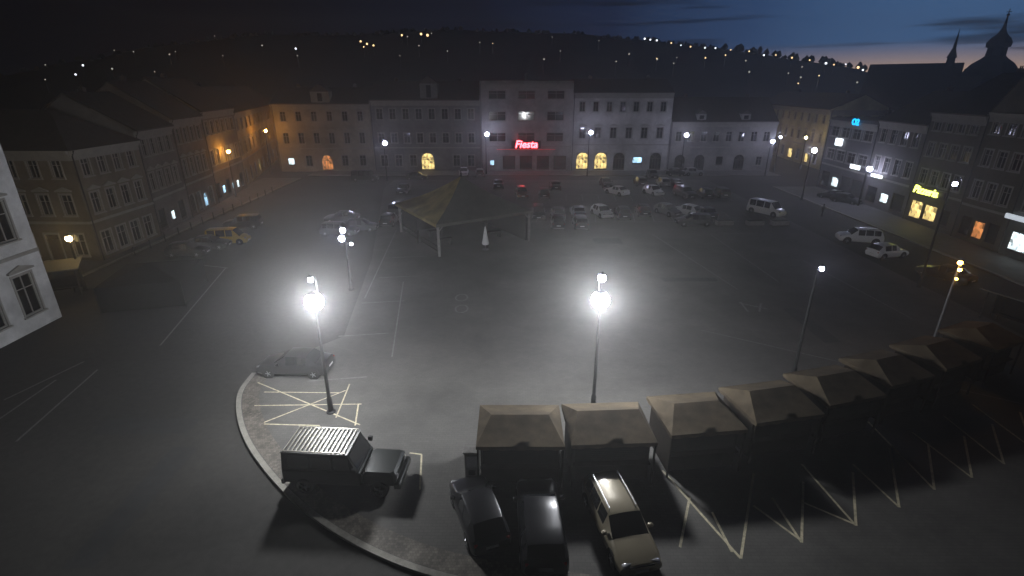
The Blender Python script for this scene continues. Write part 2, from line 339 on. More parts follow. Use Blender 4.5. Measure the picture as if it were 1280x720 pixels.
# ------------------------------------------------------------ buildings
WC={}
def win_mesh(w,h,kind):
    key=(round(w,2),round(h,2),kind)
    if key in WC: return WC[key]
    b=MB(); hw=w/2
    base=kind.split('_')[0]; lit=kind.split('_')[1] if '_' in kind else None
    gm=M['glass'] if not lit else M['lit'+lit]
    mats=[M['trim'],M['frame'] if base not in('door','arch','shop') else M['darkframe'],gm]
    if base in ('win','ped','archwin'):
        t=0.14
        b.box(-hw-t,-hw,-0.05,0.02,0,h,0); b.box(hw,hw+t,-0.05,0.02,0,h,0); b.box(-hw-t,hw+t,-0.05,0.02,h+0.002,h+t,0)
        b.box(-hw-t-0.06,hw+t+0.06,-0.16,0.02,-0.12,-0.002,0)
        if base=='ped':
            b.box(-hw-t-0.12,hw+t+0.12,-0.2,0.02,h+t+0.15,h+t+0.28,0); 
            b.add([(-hw-t-.1,-0.15,h+t+.285),(hw+t+.1,-0.15,h+t+.285),(0,-0.15,h+t+.6),(-hw-t-.1,0.02,h+t+.285),(hw+t+.1,0.02,h+t+.285),(0,0.02,h+t+.6)],[(0,1,2),(0,2,5,3),(2,1,4,5)],0)
        fy0,fy1=0.10,0.16
        b.box(-hw,-hw+.08,fy0,fy1,0,h,1);b.box(hw-.08,hw,fy0,fy1,0,h,1);b.box(-hw+.08,hw-.08,fy0,fy1,0,.09,1);b.box(-hw+.08,hw-.08,fy0,fy1,h-.09,h,1)
        b.box(-.04,.04,fy0,fy1,.09,h-.09,1); b.box(-hw+.08,-.04,fy0+.01,fy1-.01,h*.66,h*.66+.06,1); b.box(.04,hw-.08,fy0+.01,fy1-.01,h*.66,h*.66+.06,1)
        b.quad((-hw,.15,0),(hw,.15,0),(hw,.15,h),(-hw,.15,h),2)
    else:
        if base=='arch':
            n=10; zc=h-hw
            arcp=[(-hw*math.cos(math.pi*i/n)*0.97, zc+hw*0.97*math.sin(math.pi*i/n)) for i in range(n+1)]
            for i in range(n):
                a=arcp[i];d=arcp[i+1]
                b.quad((a[0],0.02,a[1]),(d[0],0.02,d[1]),(d[0],0.02,h),(a[0],0.02,h),0)
                b.quad((a[0],0.02,a[1]),(a[0],0.22,a[1]),(d[0],0.22,d[1]),(d[0],0.02,d[1]),0)
            b.box(-hw*1.0,-hw*.97,0.019,0.2,0,h,0); b.box(hw*.97,hw,0.019,0.2,0,h,0)
            b.quad((-hw,.2,0),(hw,.2,0),(hw,.2,h),(-hw,.2,h),2)
            b.box(-hw*.97,hw*.97,.14,.19,zc-.04,zc+.04,1)
            for x in (-hw*.5,0,hw*.5): b.box(x-.035,x+.035,.145,.185,0.05,zc-.04,1)
            for a in (45,90,135):
                t=math.radians(a); b.cyl((0,.165,zc),(hw*.95*math.cos(t),.165,zc+hw*.95*math.sin(t)),.035,.035,4,1)
            b.box(-hw*.97,hw*.97,.13,.198,0,.3,1)
        elif base=='shop':
            b.box(-hw,-hw+.08,.05,.14,0,h,1);b.box(hw-.08,hw,.05,.14,0,h,1);b.box(-hw+.08,hw-.08,.05,.14,h-.1,h,1);b.box(-hw+.08,hw-.08,.05,.14,0,.3,1)
            k=max(1,int(w/1.3))
            for i in range(1,k): 
                x=-hw+w*i/k; b.box(x-.03,x+.03,.06,.13,.3,h-.1,1)
            b.quad((-hw,.12,0),(hw,.12,0),(hw,.12,h),(-hw,.12,h),2)
        else:
            b.box(-hw-.15,-hw,-.06,.02,0,h,0);b.box(hw,hw+.15,-.06,.02,0,h,0);b.box(-hw-.15,hw+.15,-.06,.02,h+.002,h+.2,0)
            b.box(-hw,hw,.14,.2,0,h*.78,1)
            for x in (-hw*.5,hw*.5):
                for z0 in (.2,.95): b.box(x-hw*.32,x+hw*.32,.12,.14,z0,z0+.6,1)
            b.quad((-hw,.17,h*.78),(hw,.17,h*.78),(hw,.17,h),(-hw,.17,h),2)
            b.box(-hw,hw,.13,.165,h*.78,h*.82,1)
            b.sphere((.08,.1,1.05),.04,6,4,1)
    WC[key]=b.mesh('window',mats); return WC[key]
def rot90(u): return (-u[1],u[0])
PL={}
def plaster(col):
    k=tuple(col)
    if k not in PL: PL[k]=mat('plaster',tuple(x*.6 for x in col),0.92,1.3,0.2,bump=0.15,big=0.25)
    return PL[k]
def building(label,p0,p1,D,floors,col,roofh=4.5,rooftype='gable',sides=None,over={},parapet=0.0,dorm=[],chim=2,name='town_house',trimcol=None,cat='building'):
    p0=Vector(p0);p1=Vector(p1);W=(p1-p0).length; ang=math.atan2((p1-p0).y,(p1-p0).x)
    e=obj(name,None,loc=(p0.x,p0.y,0),rot=ang,label=label,cat=cat)
    E=sum(f[0] for f in floors); b=MB(); sides=sides or {}
    defs={'front':((0,0),(1,0),W),'right':((W,0),(0,1),D),'left':((0,D),(0,-1),D),'back':((W,D),(-1,0),W)}
    wins=[]
    for sd,(o,u,Ln) in defs.items():
        n=rot90(u); cb=MB()
        def P(x,y,z): return (o[0]+u[0]*x+n[0]*y,o[1]+u[1]*x+n[1]*y,z)
        if sd!='front' and sd not in sides:
            b.quad(P(0,0,0),P(Ln,0,0),P(Ln,0,E),P(0,0,E)); continue
        z=0
        for fi,(fh,nc,ww,wh,sill,kind) in enumerate(floors):
            if sd!='front': nc=sides[sd]
            ops=[]
            mg=0.5; 
            for k in range(nc):
                kk=kind
                w_,h_,s_=ww,wh,sill
                ov=over.get((sd,fi,k))
                if ov=='none': continue
                if ov: kk=ov[0]; w_,h_,s_=ov[1:4] if len(ov)>1 else (w_,h_,s_)
                cx=mg+(Ln-2*mg)*(k+.5)/nc; w_=min(w_,(Ln-2*mg)/nc-0.35)
                ops.append((cx-w_/2,cx+w_/2,z+s_,z+s_+h_,kk))
            x=0
            for (a,c2,za,zb,kk) in ops:
                b.quad(P(x,0,z),P(a,0,z),P(a,0,z+fh),P(x,0,z+fh))
                if za>z+1e-4: b.quad(P(a,0,z),P(c2,0,z),P(c2,0,za),P(a,0,za))
                b.quad(P(a,0,zb),P(c2,0,zb),P(c2,0,z+fh),P(a,0,z+fh))
                R=0.24
                b.quad(P(a,0,za),P(a,R,za),P(a,R,zb),P(a,0,zb)); b.quad(P(c2,R,za),P(c2,0,za),P(c2,0,zb),P(c2,R,zb))
                b.quad(P(a,0,zb),P(a,R,zb),P(c2,R,zb),P(c2,0,zb)); b.quad(P(a,R,za),P(a,0,za),P(c2,0,za),P(c2,R,za))
                wins.append((P((a+c2)/2,0,za),math.atan2(u[1],u[0]),c2-a,zb-za,kk)); x=c2
            b.quad(P(x,0,z),P(Ln,0,z),P(Ln,0,z+fh),P(x,0,z+fh))
            z+=fh
        def cbox(x0,x1,ya,yb,z0,z1):
            pts=[P(x0,ya,z0),P(x1,ya,z0),P(x1,yb,z0),P(x0,yb,z0),P(x0,ya,z1),P(x1,ya,z1),P(x1,yb,z1),P(x0,yb,z1)]
            cb.add(pts,[(0,3,2,1),(4,5,6,7),(0,1,5,4),(1,2,6,5),(2,3,7,6),(3,0,4,7)])
        e0=0.01
        cbox(e0,Ln-e0,-0.08,0.01,floors[0][0]-0.05,floors[0][0]+0.2)
        obj('string_course',cb.mesh('string_course',[M['trim']]),e); cb=MB()
        cbox(e0,Ln-e0,-0.3,0.01,E-0.28,E+0.02); cbox(e0,Ln-e0,-0.16,0.012,E-0.5,E-0.283)
        cbox(e0,Ln-e0,-0.05,0.009,E-0.95,E-0.5)
        obj('cornice',cb.mesh('cornice',[M['trim']]),e)
        rp=MB(); rp.cyl(P(.18,-.12,.1),P(.18,-.12,E-.5),.06,.06,6); rp.cyl(P(.18,-.12,E-.5),P(.18,-.4,E-.02),.06,.06,6); obj('rain_pipe',rp.mesh('rain_pipe',[M['dsteel']]),e)
    rb=MB()
    if rooftype=='flat':
        b.box(0.02,W-.02,0.02,D-.02,E-0.3,E+parapet)
        rb.box(0.3,W-.3,0.3,D-.3,E+parapet-.02,E+parapet+.12)
    elif rooftype=='gable':
        rz=E+roofh
        b.add([(0,0,E),(0,D,E),(0,D/2,rz-.05)],[(0,1,2)]); b.add([(W,0,E),(W,D,E),(W,D/2,rz-.05)],[(2,1,0)])
        for (ya,yb) in ((-.45,D/2),(D+.45,D/2)):
            za=E+0.03
            rb.add([(0.02,ya,za),(W-.02,ya,za),(W-.02,yb,rz),(0.02,yb,rz),(0.02,ya,za+.16),(W-.02,ya,za+.16),(W-.02,yb,rz+.16),(0.02,yb,rz+.16)],[(0,3,2,1),(4,5,6,7),(0,1,5,4),(1,2,6,5),(2,3,7,6),(3,0,4,7)])
    elif rooftype=='hip':
        rz=E+roofh; q=min(D/2,W/2-.3); o_=.4
        rb.add([(-o_,-o_,E+.03),(W+o_,-o_,E+.03),(W+o_,D+o_,E+.03),(-o_,D+o_,E+.03),(q,D/2,rz),(W-q,D/2,rz)],[(0,1,5,4),(1,2,5),(2,3,4,5),(3,0,4),(3,2,1,0)])
    elif rooftype=='cross':
        rz=E+roofh
        b.add([(0,0,E),(W,0,E),(W/2,0,rz)],[(0,1,2)]); b.add([(0,D,E),(W,D,E),(W/2,D,rz)],[(0,2,1)])
        for sx in (0,W):
            rb.add([(sx,-.1,E+.03),(W/2,-.1,rz+.03),(W/2,D,rz+.03),(sx,D,E+.03),(sx,-.1,E+.2),(W/2,-.1,rz+.2),(W/2,D,rz+.2),(sx,D,E+.2)],[(0,3,2,1),(4,5,6,7),(0,1,5,4),(1,2,6,5),(2,3,7,6),(3,0,4,7)])
    obj('wall',b.mesh('wall',[plaster(col)]),e)
    ro=obj('roof',rb.mesh('roof',[M['roof']]),e)
    for (pp,a,w_,h_,kk) in wins:
        nm='door' if kk.startswith('door') else ('shop_window' if kk.startswith('shop') else ('arched_window' if kk.startswith('arch') else 'window'))
        obj(nm,win_mesh(w_,h_,kk),e,pp,a)
    for i in range(chim):
        cx=W*(0.2+0.6*(i/(max(1,chim-1)) if chim>1 else .5)); k=MB(); zz0=(E+roofh*.6) if rooftype!='flat' else E+parapet-.05
        zt=(E+roofh+.5) if rooftype!='flat' else E+parapet+1.2
        k.box(cx-.3,cx+.3,D*.52,D*.52+.5,zz0,zt); k.box(cx-.36,cx+.36,D*.52-.06,D*.52+.56,zt,zt+.12)
        for q in(-.14,.14): k.cyl((cx+q,D*.52+.25,zt+.12),(cx+q,D*.52+.25,zt+.4),.08,.07,6)
        obj('chimney',k.mesh('chimney',[plaster((.12,.09,.08))]),ro)
    for (dx,dw,dh) in dorm:
        k=MB(); x0=dx-dw/2;x1=dx+dw/2; yb=2.6
        k.box(x0,x1,-.02,yb,E+.04,E+dh,0); k.add([(x0-.15,-.15,E+dh),(x1+.15,-.15,E+dh),(dx,-.15,E+dh+dw*.4),(x0-.15,yb,E+dh),(x1+.15,yb,E+dh),(dx,yb,E+dh+dw*.4)],[(0,1,2),(0,2,5,3),(2,1,4,5)],1)
        k.box(dx-.45,dx+.45,-.06,-.02,E+.6,E+dh-.3,2)
        obj('dormer',k.mesh('dormer',[plaster(col),M['roof'],M['glass']]),ro)
    return e,W,E
def txt(body,size,m,parent,loc,rot,name='sign_lettering',ext=0.05,shear=0):
    cu=bpy.data.curves.new('t','FONT'); cu.body=body; cu.size=size; cu.extrude=ext; cu.align_x='CENTER'; cu.align_y='CENTER'; cu.shear=shear; cu.offset=0.02*size
    o=bpy.data.objects.new('t',cu); COL.objects.link(o)
    dg=bpy.context.evaluated_depsgraph_get(); me=bpy.data.meshes.new_from_object(o.evaluated_get(dg)); 
    bpy.data.objects.remove(o); me.materials.clear(); me.materials.append(m)
    return obj(name,me,parent,loc,rot)
YF=109.0
e,W,E=building('cream three-storey corner townhouse with small roof dormer',(-48,YF-1),(-28.7,YF),12,[(4.6,5,1.3,2.2,1.1,'win'),(4.4,6,1.15,2.2,1.0,'ped'),(4.2,6,1.1,1.9,1.0,'win')],(.46,.43,.35),3,over={('front',0,0):('shop_white',1.3,1.6,1.2),('front',0,2):('arch_or',2.2,3.2,0.1)},dorm=[(9.8,3.6,2.4)],sides={'left':4})
building('grey three-storey townhouse with central roof turret',(-28.6,YF),(-6.5,YF),12,[(4.7,7,1.4,2.3,1.0,'win'),(4.6,8,1.3,2.0,1.0,'win'),(4.6,8,1.3,2.1,1.0,'win')],(.27,.27,.26),3.5,over={('front',0,3):('arch_yel',3.0,3.6,0.1),('front',0,4):'none'},dorm=[(12,3.4,3.2)])
e3,W3,E3=building('pale four-storey flat-topped hotel building with red neon sign',(-6.4,YF-.4),(12.2,YF-.4),13,[(5.0,5,2.6,2.8,0.4,'shop'),(4.1,3,3.4,1.8,1.0,'win'),(4.1,3,3.4,1.8,1.0,'win'),(3.9,3,3.4,1.6,1.0,'win')],(.5,.49,.47),0,'flat',parapet=0.5,chim=1,over={('front',0,0):('shop_cyan',.9,1.3,1.0)})
building('white three-storey townhouse with lit ground-floor arches',(12.3,YF),(32.3,YF),12,[(5.3,5,2.4,3.6,0.2,'arch'),(5.2,6,1.3,2.2,1.3,'ped'),(4.8,7,1.1,1.9,1.3,'win')],(.66,.65,.63),2.6,'gable',over={('front',0,0):('arch_yel',2.6,3.6,0.2),('front',0,1):('arch_yel',2.6,3.6,0.2),('front',0,3):('shop_cyan',2.0,1.5,1.4)})
building('low two-storey townhouse with big dark roof',(32.4,YF),(54,YF),12,[(4.8,5,2.2,3.2,0.2,'arch'),(5.0,8,1.2,2.0,1.2,'win')],(.42,.41,.39),4.5,'gable',over={('front',0,2):('shop',1.4,1.8,1.2),('front',0,4):('win',1.2,1.8,1.2)},sides={'right':4},dorm=[(6,1.8,1.6),(15,1.8,1.6)])
building('cream three-storey house along the side street',(68.5,150),(65.5,111),12,[(4.2,9,1.6,2.3,.8,'win'),(4.0,11,1.2,2.0,1.0,'ped'),(3.8,11,1.1,1.8,1.0,'win')],(.6,.57,.36),3.0,over={('front',0,5):('shop_yel',2.2,2.4,.4),('front',0,7):('shop_yel',1.6,2.2,.4)},sides={'right':4})
building('modern dark commercial building with lit signs',(54,91),(53.5,78),14,[(4.2,4,2.6,2.8,.4,'shop'),(3.7,4,2.2,1.7,1.0,'win'),(3.5,4,2.2,1.6,1.0,'win')],(.14,.14,.15),0,'flat',parapet=.4,sides={'left':4},over={('front',0,1):('shop_white',2.0,1.8,.8)})
building('grey three-storey house with shop front',(53.4,77.9),(53,68),13,[(4.2,3,2.4,2.6,.4,'shop'),(4.0,4,1.2,2.1,1.0,'win'),(3.8,4,1.2,1.9,1.0,'win')],(.16,.155,.15),4,over={('front',0,1):('shop_white',1.8,1.6,.9)})
building('dark beige four-storey gabled house with lit shop',(52.9,67.9),(52.7,59.5),14,[(4.2,3,2.2,2.6,.4,'shop'),(3.4,4,1.1,1.8,.9,'win'),(3.2,4,1.1,1.7,.9,'win'),(2.8,4,1.1,1.4,.8,'win')],(.17,.155,.13),4.5,'gable',over={('front',0,0):('shop_yel',2.2,2.5,.4),('front',0,1):('shop_yel',2.2,2.2,.6),('front',0,2):('shop',1.4,2.2,.6)})
building('tall dark ochre gabled house with small lit shop',(52.6,59.4),(52.4,52.8),14,[(4.0,3,1.7,2.5,.4,'shop'),(3.6,3,1.1,2.0,.9,'win'),(3.5,3,1.1,1.8,.9,'win'),(3.0,3,1.1,1.6,.8,'win')],(.15,.13,.1),4.5,'cross',over={('front',0,1):('shop_or',1.6,2.2,.5)})
building('tall dark plastered house with lit display windows',(52.3,52.7),(52.1,41),14,[(4.0,4,2.3,2.5,.5,'shop'),(3.8,5,1.2,2.0,.9,'win'),(3.6,5,1.1,1.8,.9,'win'),(3.2,5,1.1,1.6,.8,'win')],(.15,.145,.135),5,'gable',over={('front',0,0):('shop_white',2.2,2.2,.6),('front',0,1):('shop_white',2.2,2.0,.6),('front',0,2):('shop_or',2.0,2.0,.6)})
building('beige three-storey corner house with tall windows',(-64,50.5),(-42.2,50),9.3,[(4.0,8,1.3,2.3,.6,'win'),(3.7,9,1.1,2.1,.8,'ped'),(3.4,9,1.0,1.8,.8,'win')],(.25,.21,.155),3.5,'hip',sides={'right':4},over={('front',0,6):('door',1.4,2.8,.05)},chim=1)
building('pale grey narrow three-storey townhouse',(-42.3,59.5),(-43.4,68),12,[(4.2,3,1.6,2.6,.4,'shop'),(4.0,4,1.1,2.1,1.0,'ped'),(3.8,4,1.1,1.9,1.0,'win')],(.26,.24,.215),4,over={('front',0,1):('shop_white',1.0,1.4,.8)},chim=1)
building('brownish three-storey townhouse with moulded facade',(-43.5,68.1),(-44.6,77),12,[(4.4,4,1.6,2.8,.3,'arch'),(4.3,4,1.1,2.3,1.0,'ped'),(4.0,4,1.1,1.9,1.0,'win')],(.25,.2,.155),4.5,over={('front',0,2):('arch_cyan',1.2,2.2,.3)},chim=1)
building('dim plaster townhouse with lit shop windows at street level',(-44.7,77.1),(-46.5,90),12,[(4.6,6,1.7,2.6,.4,'shop'),(4.4,6,1.1,2.2,1.0,'win'),(4.2,6,1.1,1.9,1.0,'win')],(.28,.25,.21),4.5,over={('front',0,1):('shop_cyan',1.2,1.5,.8),('front',0,3):('shop_cyan',1.1,1.3,.8),('front',0,4):('shop_white',1.1,1.5,.6),('front',1,2):('win_dim',1.1,2.2,1.0),('front',1,3):('win_dim',1.1,2.2,1.0),('front',1,4):('win_dim',1.1,2.2,1.0)},chim=1)
building('ochre townhouse in orange-lit side street',(-47,90.6),(-60,138),12,[(4.4,11,1.7,2.6,.4,'arch'),(4.2,13,1.2,2.1,1.0,'ped'),(3.8,13,1.1,1.8,1.0,'win')],(.5,.4,.24),4.0,over={('front',0,3):('arch_yel',1.6,2.6,.4)})
building('white classical building with heavy cornices',(-35.4,18),(-35.4,36.6),16,[(5.5,6,1.5,3.0,1.2,'ped'),(5.5,6,1.4,2.8,1.2,'ped'),(5,6,1.4,2.4,1.2,'win'),(5,6,1.4,2.2,1.2,'win')],(.9,.9,.89),4,'flat',parapet=.8,chim=0,name='civic_building',sides={'right':4})
# ------ church
ch=obj('church',None,loc=(105,122,-1),rot=-0.72,label='dark church silhouette with onion-domed tower and slender spire',cat='church'); ch.scale=(1.12,1.12,1.06)
b=MB(); b.box(-4.2,4.2,-4.2,4.2,0,18.5)
for z in (9,14.5): b.box(-4.5,4.5,-4.5,4.5,z,z+.4)
obj('tower',b.mesh('tower',[M['stonedark']]),ch)
b=MB(); b.box(-4.8,4.8,-4.8,4.8,18.5,19.0)
b.lathe((0,0,19.0),[(4.6,0),(4.3,.8),(3.4,1.9),(2.2,2.8),(1.7,3.3),(1.6,4.9),(2.0,5.0),(2.1,5.7),(1.6,6.6),(.8,7.4),(.35,8.4),(.15,10.2),(.05,11.6)],8)
obj('onion_dome',b.mesh('onion_dome',[M['copper']]),ch)
b=MB(); b.sphere((0,0,29.8),.28,8,6); b.box(-.06,.06,-.06,.06,29.6,30.9); b.box(-.4,.4,-.05,.05,30.3,30.42); obj('cross',b.mesh('cross',[M['copper']]),ch)
for a in range(4):
    k=MB(); k.box(-.8,.8,-4.29,-4.21,15.2,17.8); k.cyl((0,-4.29,17.8),(0,-4.21,17.8),.8,.8,14)
    o_=obj('louvred_window',k.mesh('louvred_window',[M['black']]),ch,(0,0,0),a*math.pi/2)
b=MB(); b.box(-20,-4.25,-6,6,0,13); b.add([(-20,-6.3,13),(-20,6.3,13),(-20,0,21.0)],[(0,1,2)]); obj('nave',b.mesh('nave',[M['stonedark']]),ch)
b=MB()
for y in(-6.6,6.6): b.quad((-20.3,y,12.8),(-4.3,y,12.8),(-4.3,0,21.2),(-20.3,0,21.2))
obj('nave_roof',b.mesh('nave_roof',[M['roof']]),ch)
b=MB(); b.lathe((-6.6,0,20.5),[(.8,0),(.7,1.6),(.9,1.7),(.35,3.4),(.06,6.8),(.02,7.4)],8); obj('spire',b.mesh('spire',[M['copper']]),ch)
for x in(-17,-13,-9,-6):
    k=MB(); k.box(-.7,.7,-.05,.03,4,9); k.cyl((0,-.05,9),(0,.03,9),.7,.7,12); obj('arched_window',k.mesh('arched_window',[M['glass']]),ch,(x,-6.02,0))
# ------ signs
def sign_on(px,Y,X,z,rot,w,h,text,m,panel,label,size,shear=0):
    e=obj('shop_sign',None,loc=(X,Y,z),rot=rot,label=label,cat='sign')
    if panel:
        b=MB(); b.box(-w/2,w/2,-.12,0.1,-h/2,h/2,0,0.02); obj('sign_panel',b.mesh('sign_panel',[panel]),e)
    if text: txt(text,size,m,e,(0,-.2,0),(math.pi/2,0,0),shear=shear)
    return e
sign_on(0,YF-.75,2.9,5.5,0,6,1.5,'Fiesta',M['neonred'],M['signbox'],'glowing red neon lettering above the ground floor',2.0,0.2)
e=obj('shop_sign',None,loc=(2.9,YF-.75,4.5),label='thin red neon strip under the sign',cat='sign'); b=MB(); b.box(-6,6,-.05,.05,-.03,.03); obj('neon_tube',b.mesh('neon_tube',[mat('dim_red_neon',(1,.1,.1),emit=(1,.04,.05),estr=.5)]),e)
rr=-math.pi/2
sign_on(0,83,53.3,11.5,rr,3.6,1.3,'O2',M['neonblue'],None,'glowing blue rooftop sign',1.3)
sign_on(0,86.5,53.4,8.2,rr,1.7,1.1,'',None,M['neonwhite'],'glowing white sign panel',1)
sign_on(0,81,53.4,5.0,rr,2.2,.6,'',None,M['neonwhite'],'glowing white shop sign box',1)
sign_on(0,75,52.9,4.6,rr,2.2,.4,'',None,M['neonwhite'],'narrow white lit shop sign',1)
sign_on(0,64.6,52.4,4.4,rr,6,.9,'Pizzeria',M['neonyel'],M['signbox'],'yellow-green glowing lettering above shop',1.3,0.2)
sign_on(0,50.8,51.9,4.2,rr,4,.5,'',None,mat('soft_white_sign',(1,1,1),emit=(.8,.9,1),estr=.6),'pale lit fascia sign',1)
# ------------------------------------------------------------ street lamps
def lamp(base,h,heads,label,z0=0.0,post='dsteel',group='street lamps around the square',stem=None):
    e=obj('street_lamp',None,loc=(base[0],base[1],z0),label=label,cat='street lamp',group=group)
    b=MB(); b.lathe((0,0,0),[(.26,0),(.26,.06),(.15,.12),(.14,.9),(.10,1.0),(.085,h*.5),(.06,h)],12)
    for k in range(4): b.cyl((.2*math.cos(k*1.57),.2*math.sin(k*1.57),.06),(.2*math.cos(k*1.57),.2*math.sin(k*1.57),.1),.02,.02,6)
    obj('post',b.mesh('post',[M[post]],False),e)
    if stem:
        b=MB()
        path=[(0,0,h),(.0,.6,h+.1),(0,.62,stem-.1),(0,.1,stem)]
        for a_,b_ in zip(path,path[1:]): b.cyl(a_,b_,.035,.035,6)
        obj('upper_stem',b.mesh('upper_stem',[M[post]]),e)
    for (dx,dy,z,r,m) in heads:
        if abs(dx)+abs(dy)>0.05 and not stem:
            a=MB(); a.cyl((0,0,z-.1),(dx,dy,z+r*1.1),.035,.03,8); obj('arm',a.mesh('arm',[M[post]]),e)
        k=MB(); k.sphere((dx,dy,z),r,14,10,0); lo=obj('lamp_globe',k.mesh('lamp_globe',[M[m]],True),e)
        k=MB(); k.lathe((dx,dy,z+r*.93),[(r*.55,0),(r*.62,.03),(r*.4,.1),(.04,.16)],12); obj('lamp_cap',k.mesh('lamp_cap',[M[post]]),e)
    return e
pA=G(414,515,ZS); pB=G(741,512,ZS)
lamp(pA,6.2,[(0,0,6.64,.46,'lampbig'),(0,0,7.85,.13,'lampdim')],'tall mast with blazing white floodlight globe',ZS,stem=7.85)
lamp(pB,6.2,[(0,0,6.64,.46,'lampbig'),(0,0,7.85,.2,'lampmid')],'tall mast with blazing white floodlight globe',ZS,stem=7.85)
lamp(G(990,475,ZS),7.2,[(.2,0,7.25,.13,'lampmid')],'slim dark mast with small white lamp',ZS)
lamp(G(1160,446,ZS),6.5,[(0,0,6.62,.13,'lampamber'),(0,-.14,6.2,.1,'lampamber'),(0,-.13,5.6,.07,'lampamber')],'amber-lamp mast with small globes imitating light on its pole',ZS,'steel')  # lower globes imitate amber light reflected along the pole
lamp(G(1148,360),9.4,[(.3,0,9.3,.18,'lampmid')],'tall mast with small violet-white lamp')
lamp(G(439,362,ZS),5.2,[(-.25,-.1,4.7,.26,'lampmid'),(-.1,0,5.4,.22,'lampmid'),(.5,0,4.2,.12,'lampdim')],'short mast with cluster of white lamps',ZS)
for px,py,py2 in ((484,226,178),(608,218,167),(734,220,165),(850,220,168),(956,220,176),(1002,250,187),(1072,258,210)):
    g=G(px,py); Y=g[1]; dy=(360-py2)/F; hh=CH+Y*(dy*c-s)/(c+dy*s)
    lamp((g[0],g[1]),hh,[(.25,-.2,hh-.1,.36,'lampmid')],'street lamp with violet-white globe by the houses')
lamp(G(967,215),7,[(0,-.2,7,.22,'lampmid')],'street lamp with violet-white globe by the houses')
for (x,y,h_,m) in ((-45.6,82,7.2,'lampor'),(-49.4,104,8.5,'lampor'),(-53,128,7,'lampor')):
    lamp((x+1.2,y),h_,[(0.2,0,h_,.22,m)],'old street lamp with orange sodium light')
lamp(G(107,362),5.0,[(0,0,4.7,.24,'lampwarm')],'lantern on post glowing warm by the corner house')
lamp((61,128),6.5,[(0,0,6.5,.28,'lampwarm')],'street lamp lighting the side street')
lamp((62,112),6.5,[(0,0,6.5,.26,'lampwarm')],'street lamp lighting the side street')
# ------------------------------------------------------------ vehicles
def loft_car(L,Wd,st,name):
    hw=Wd/2
    rows=[]
    for (x,zb,zs,zt,ws,ts,tag) in st:
        w=hw*ws
        rows.append([(x,0,zb),(x,w*.86,zb),(x,w*.985,zb+.12),(x,w,(zb+zs)/2+.03),(x,w*.97,zs-.05),(x,w*.93,zs),(x,w*ts,zt-.03 if zt-zs>.1 else zs+(zt-zs)*.6),(x,w*ts*.86,zt),(x,0,zt+.03)])
    body=MB();glass=MB();n=9
    for sgn in (1,-1):
        for i in range(len(rows)-1):
            tag=st[i][6]
            for j in range(n-1):
                q=[rows[i][j],rows[i+1][j],rows[i+1][j+1],rows[i][j+1]]
                q=[(a,bb*sgn,cc) for a,bb,cc in q]
                if sgn<0:q=q[::-1]
                g=False
                if j==5 and tag in('side',): g=True
                if j in(6,7) and tag=='screen': g=True
                (glass if g else body).add(q,[(0,1,2,3)])
        for k in (0,-1):
            pts=[(a,bb*sgn,cc) for a,bb,cc in rows[k]]
            body.add(pts,[tuple(range(n))])
    return body,glass
def clean(me):
    import bmesh
    bm=bmesh.new(); bm.from_mesh(me); bmesh.ops.remove_doubles(bm,verts=bm.verts[:],dist=0.0005); bmesh.ops.recalc_face_normals(bm,faces=bm.faces[:])
    for e_ in bm.edges:
        if len(e_.link_faces)==2 and e_.calc_face_angle(0)>0.55: e_.smooth=False
    for f_ in bm.faces: f_.smooth=True
    bm.to_mesh(me); bm.free(); return me
def wheel_part(e,x,y,r,w):
    sg=1 if y>0 else -1
    wo=obj('wheel',None,e,(x,y,r))
    k=MB(); 
    n=20; prof=[(r*.62,-w/2),(r*.93,-w/2),(r,-w/2+.03),(r,w/2-.03),(r*.93,w/2),(r*.62,w/2)]
    v=[];f=[]
    for rr_,yy in prof:
        for i in range(n): v.append((rr_*math.cos(2*math.pi*i/n),yy,rr_*math.sin(2*math.pi*i/n)))
    for a in range(len(prof)-1):
        for i in range(n): f.append((a*n+i,a*n+(i+1)%n,(a+1)*n+(i+1)%n,(a+1)*n+i))
    k.add(v,f); obj('tyre',k.mesh('tyre',[M['rubber']],True),wo)
    k=MB(); yo=sg*(w/2-.03)
    k.cyl((0,yo-.05*sg,0),(0,yo-.02*sg,0),r*.6,r*.6,16,1)
    for i in range(5):
        t=i*2*math.pi/5; k.cyl((0,yo,0),(r*.58*math.cos(t),yo,r*.58*math.sin(t)),.045,.035,5,0)
    k.cyl((0,yo-.02*sg,0),(0,yo+.02*sg,0),.07,.06,8,0)
    obj('rim',k.mesh('rim',[M['alloy'],M['rubber']]),wo)
PAINT={}
def paint(col,rough=.3):
    k=tuple(col)
    if k not in PAINT: PAINT[k]=mat('car_paint',col,rough,0,metal=.2,coat=.35,spec=.35); 
    return PAINT[k]
